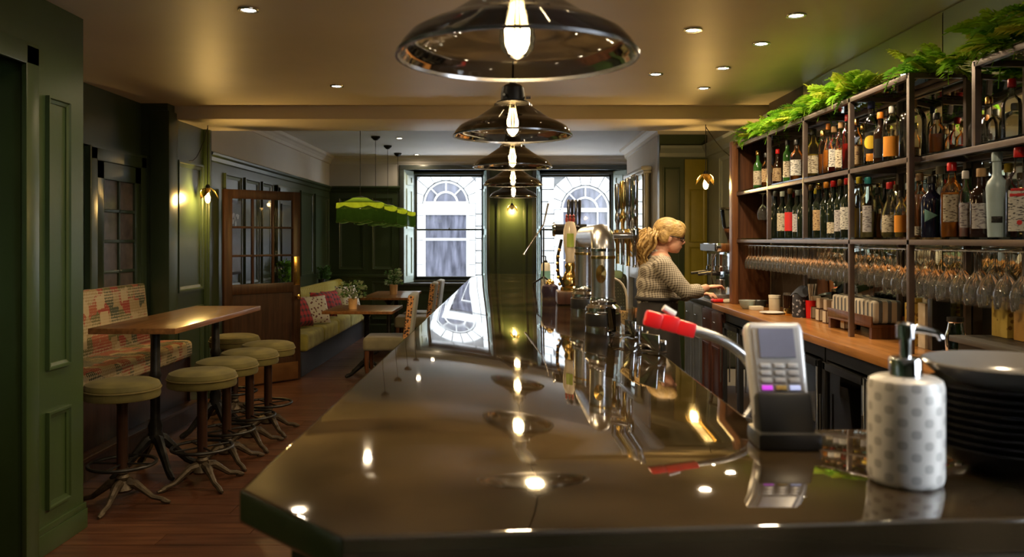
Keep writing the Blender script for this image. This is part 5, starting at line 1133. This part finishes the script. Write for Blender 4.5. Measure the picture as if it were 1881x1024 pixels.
# shirt
c = MB()
for (x_, z_, rx, ry, rz_) in ((-.012, 1.335, .085, .155, .06), (-.025, 1.26, .125, .182, .10), (-.03, 1.18, .135, .172, .11), (-.025, 1.10, .135, .165, .09), (-.02, 1.06, .138, .168, .055)): ell(c, (x_, 0, z_), (rx, ry, rz_))
for s_ in (-1, 1): limb(c, ARM[s_][:4]+[tuple(Vector(ARM[s_][3]).lerp(Vector(ARM[s_][4]), .25))], [.066, .060, .054, .050, .046], 16); ell(c, ARM[s_][0], (.07, .065, .06))
limb(c, [(.005, 0, 1.395), (-.005, 0, 1.37), (-.012, 0, 1.33)], [.056, .066, .09], 18)
so = c.build('shirt', M_SHIRT, wm, smooth=True)
rm = so.modifiers.new('one cloth', 'REMESH'); rm.mode = 'VOXEL'; rm.voxel_size = .008; rm.use_smooth_shade = True
sm = so.modifiers.new('soft', 'SMOOTH'); sm.iterations = 5
tx = bpy.data.textures.new('folds', 'CLOUDS'); tx.noise_scale = .07
ds = so.modifiers.new('folds', 'DISPLACE'); ds.texture = tx; ds.strength = .010; ds.mid_level = .5
# apron skirt
def skirt(u, v):
    a = 2*PI*u; z_ = 1.085-.60*v; f = 1+.03*math.sin(9*a)*v
    return (-.02+(.132+.03*v)*f*math.cos(a), (.162+.05*math.sin(min(1, v*1.6)*PI*.5))*f*math.sin(a), z_)
ap = MB().grid(skirt, 48, 16).build('apron', mat('black apron cloth', (.022, .018, .017), .85, var=.2), wm, smooth=True); ap.modifiers.new('t', 'SOLIDIFY').thickness = .005
MB().tube([(-.02+.14*math.cos(2*PI*k/40), .17*math.sin(2*PI*k/40), 1.085) for k in range(40)], .013, 8, closed=True).build('waist_tie', MATS['black apron cloth'], ap, smooth=True)
for s_ in (-1, 1): MB().ball((.03, s_*.09, .045), (.125, .045, .048), 16, 10).build('shoe', M_BLACK, wm, smooth=True)
tr = MB()
for s_ in (-1, 1): limb(tr, [(-.02, s_*.088, .86), (-.015, s_*.09, .66), (.0, s_*.09, .47), (-.02, s_*.09, .25), (-.03, s_*.09, .08)], [.10, .09, .068, .064, .055])
tr.build('trousers', mat('dark trousers', (.03, .03, .036), .8), wm, smooth=True)
# hair: scalp cap with fringe, ponytail of strands
M_HAIR = mat('blonde hair', (.46, .27, .075), .45, var=.45, scale=60, stretch=(.35, 1, .5), bump=.8, bscale=120, c2=(.66, .44, .17))
h = MB()
ell(h, (-.022, 0, .037), (.100, .086, .090), TH); ell(h, (.030, 0, .062), (.072, .074, .056), TH)
for s_ in (-1, 1): ell(h, (.045, s_*.052, .040), (.042, .026, .046), TH); ell(h, (-.045, s_*.060, -.005), (.045, .028, .055), TH); ell(h, (.062, s_*.02, .04), (.036, .04, .03), TH)
ho = h.build('hair', M_HAIR, wm, smooth=True)
rm = ho.modifiers.new('one', 'REMESH'); rm.mode = 'VOXEL'; rm.voxel_size = .006; rm.use_smooth_shade = True
ho.modifiers.new('soft', 'SMOOTH').iterations = 3
pt = MB(); R2 = random.Random(3)
for k in range(70):
    ax_, ay, az = R2.gauss(0, .014), R2.gauss(0, .022), R2.gauss(0, .012); wv = R2.uniform(0, 6); am = R2.uniform(.006, .016); Ln = R2.uniform(.75, 1.05)
    P_ = []
    for i in range(9):
        u = i/8; sp_ = .6+1.1*math.sin(PI*min(1, u*1.1+.1))
        P_.append((.0-.075-.055*math.sin(u*PI*.75)+ax_*sp_*2+am*math.sin(wv+u*13), -.01+ay*sp_*1.6+am*math.cos(wv+u*8), 1.535+az-.245*Ln*u**1.15))
    pt.tube(P_, [.006, .0085, .0095, .0095, .009, .008, .0065, .0045, .002], 6)
pt.build('ponytail', M_HAIR, ho, smooth=True)
MB().tube([tuple(Vector((-.078, 0, 1.53))+Vector((0, .024*math.cos(a), .026*math.sin(a)))) for a in [2*PI*k/16 for k in range(16)]], .008, 8, closed=True).build('hair_tie', M_HAIR, ho, smooth=True)
g = MB()
for s_ in (-1, 1):
    g.tube([tuple(TH @ Vector((.092, s_*.032+.024*math.cos(a), -.004+.018*math.sin(a)))) for a in [2*PI*k/18 for k in range(18)]], .0028, 6, closed=True)
    g.tube([tuple(TH @ Vector(p)) for p in ((.091, s_*.056, .0), (.05, s_*.073, .002), (-.012, s_*.080, .0))], .003, 6)
g.tube([tuple(TH @ Vector(p)) for p in ((.094, -.008, -.001), (.097, 0, .001), (.094, .008, -.001))], .0025, 6)
go = g.build('glasses', M_BLACK, wm, smooth=True)
for s_ in (-1, 1): MB().ball(tuple(TH @ Vector((.077, s_*.031, -.003))), (.011, .013, .009), 12, 8).build('eye', mat('eye', (.25, .2, .18), .2), wm, smooth=True)
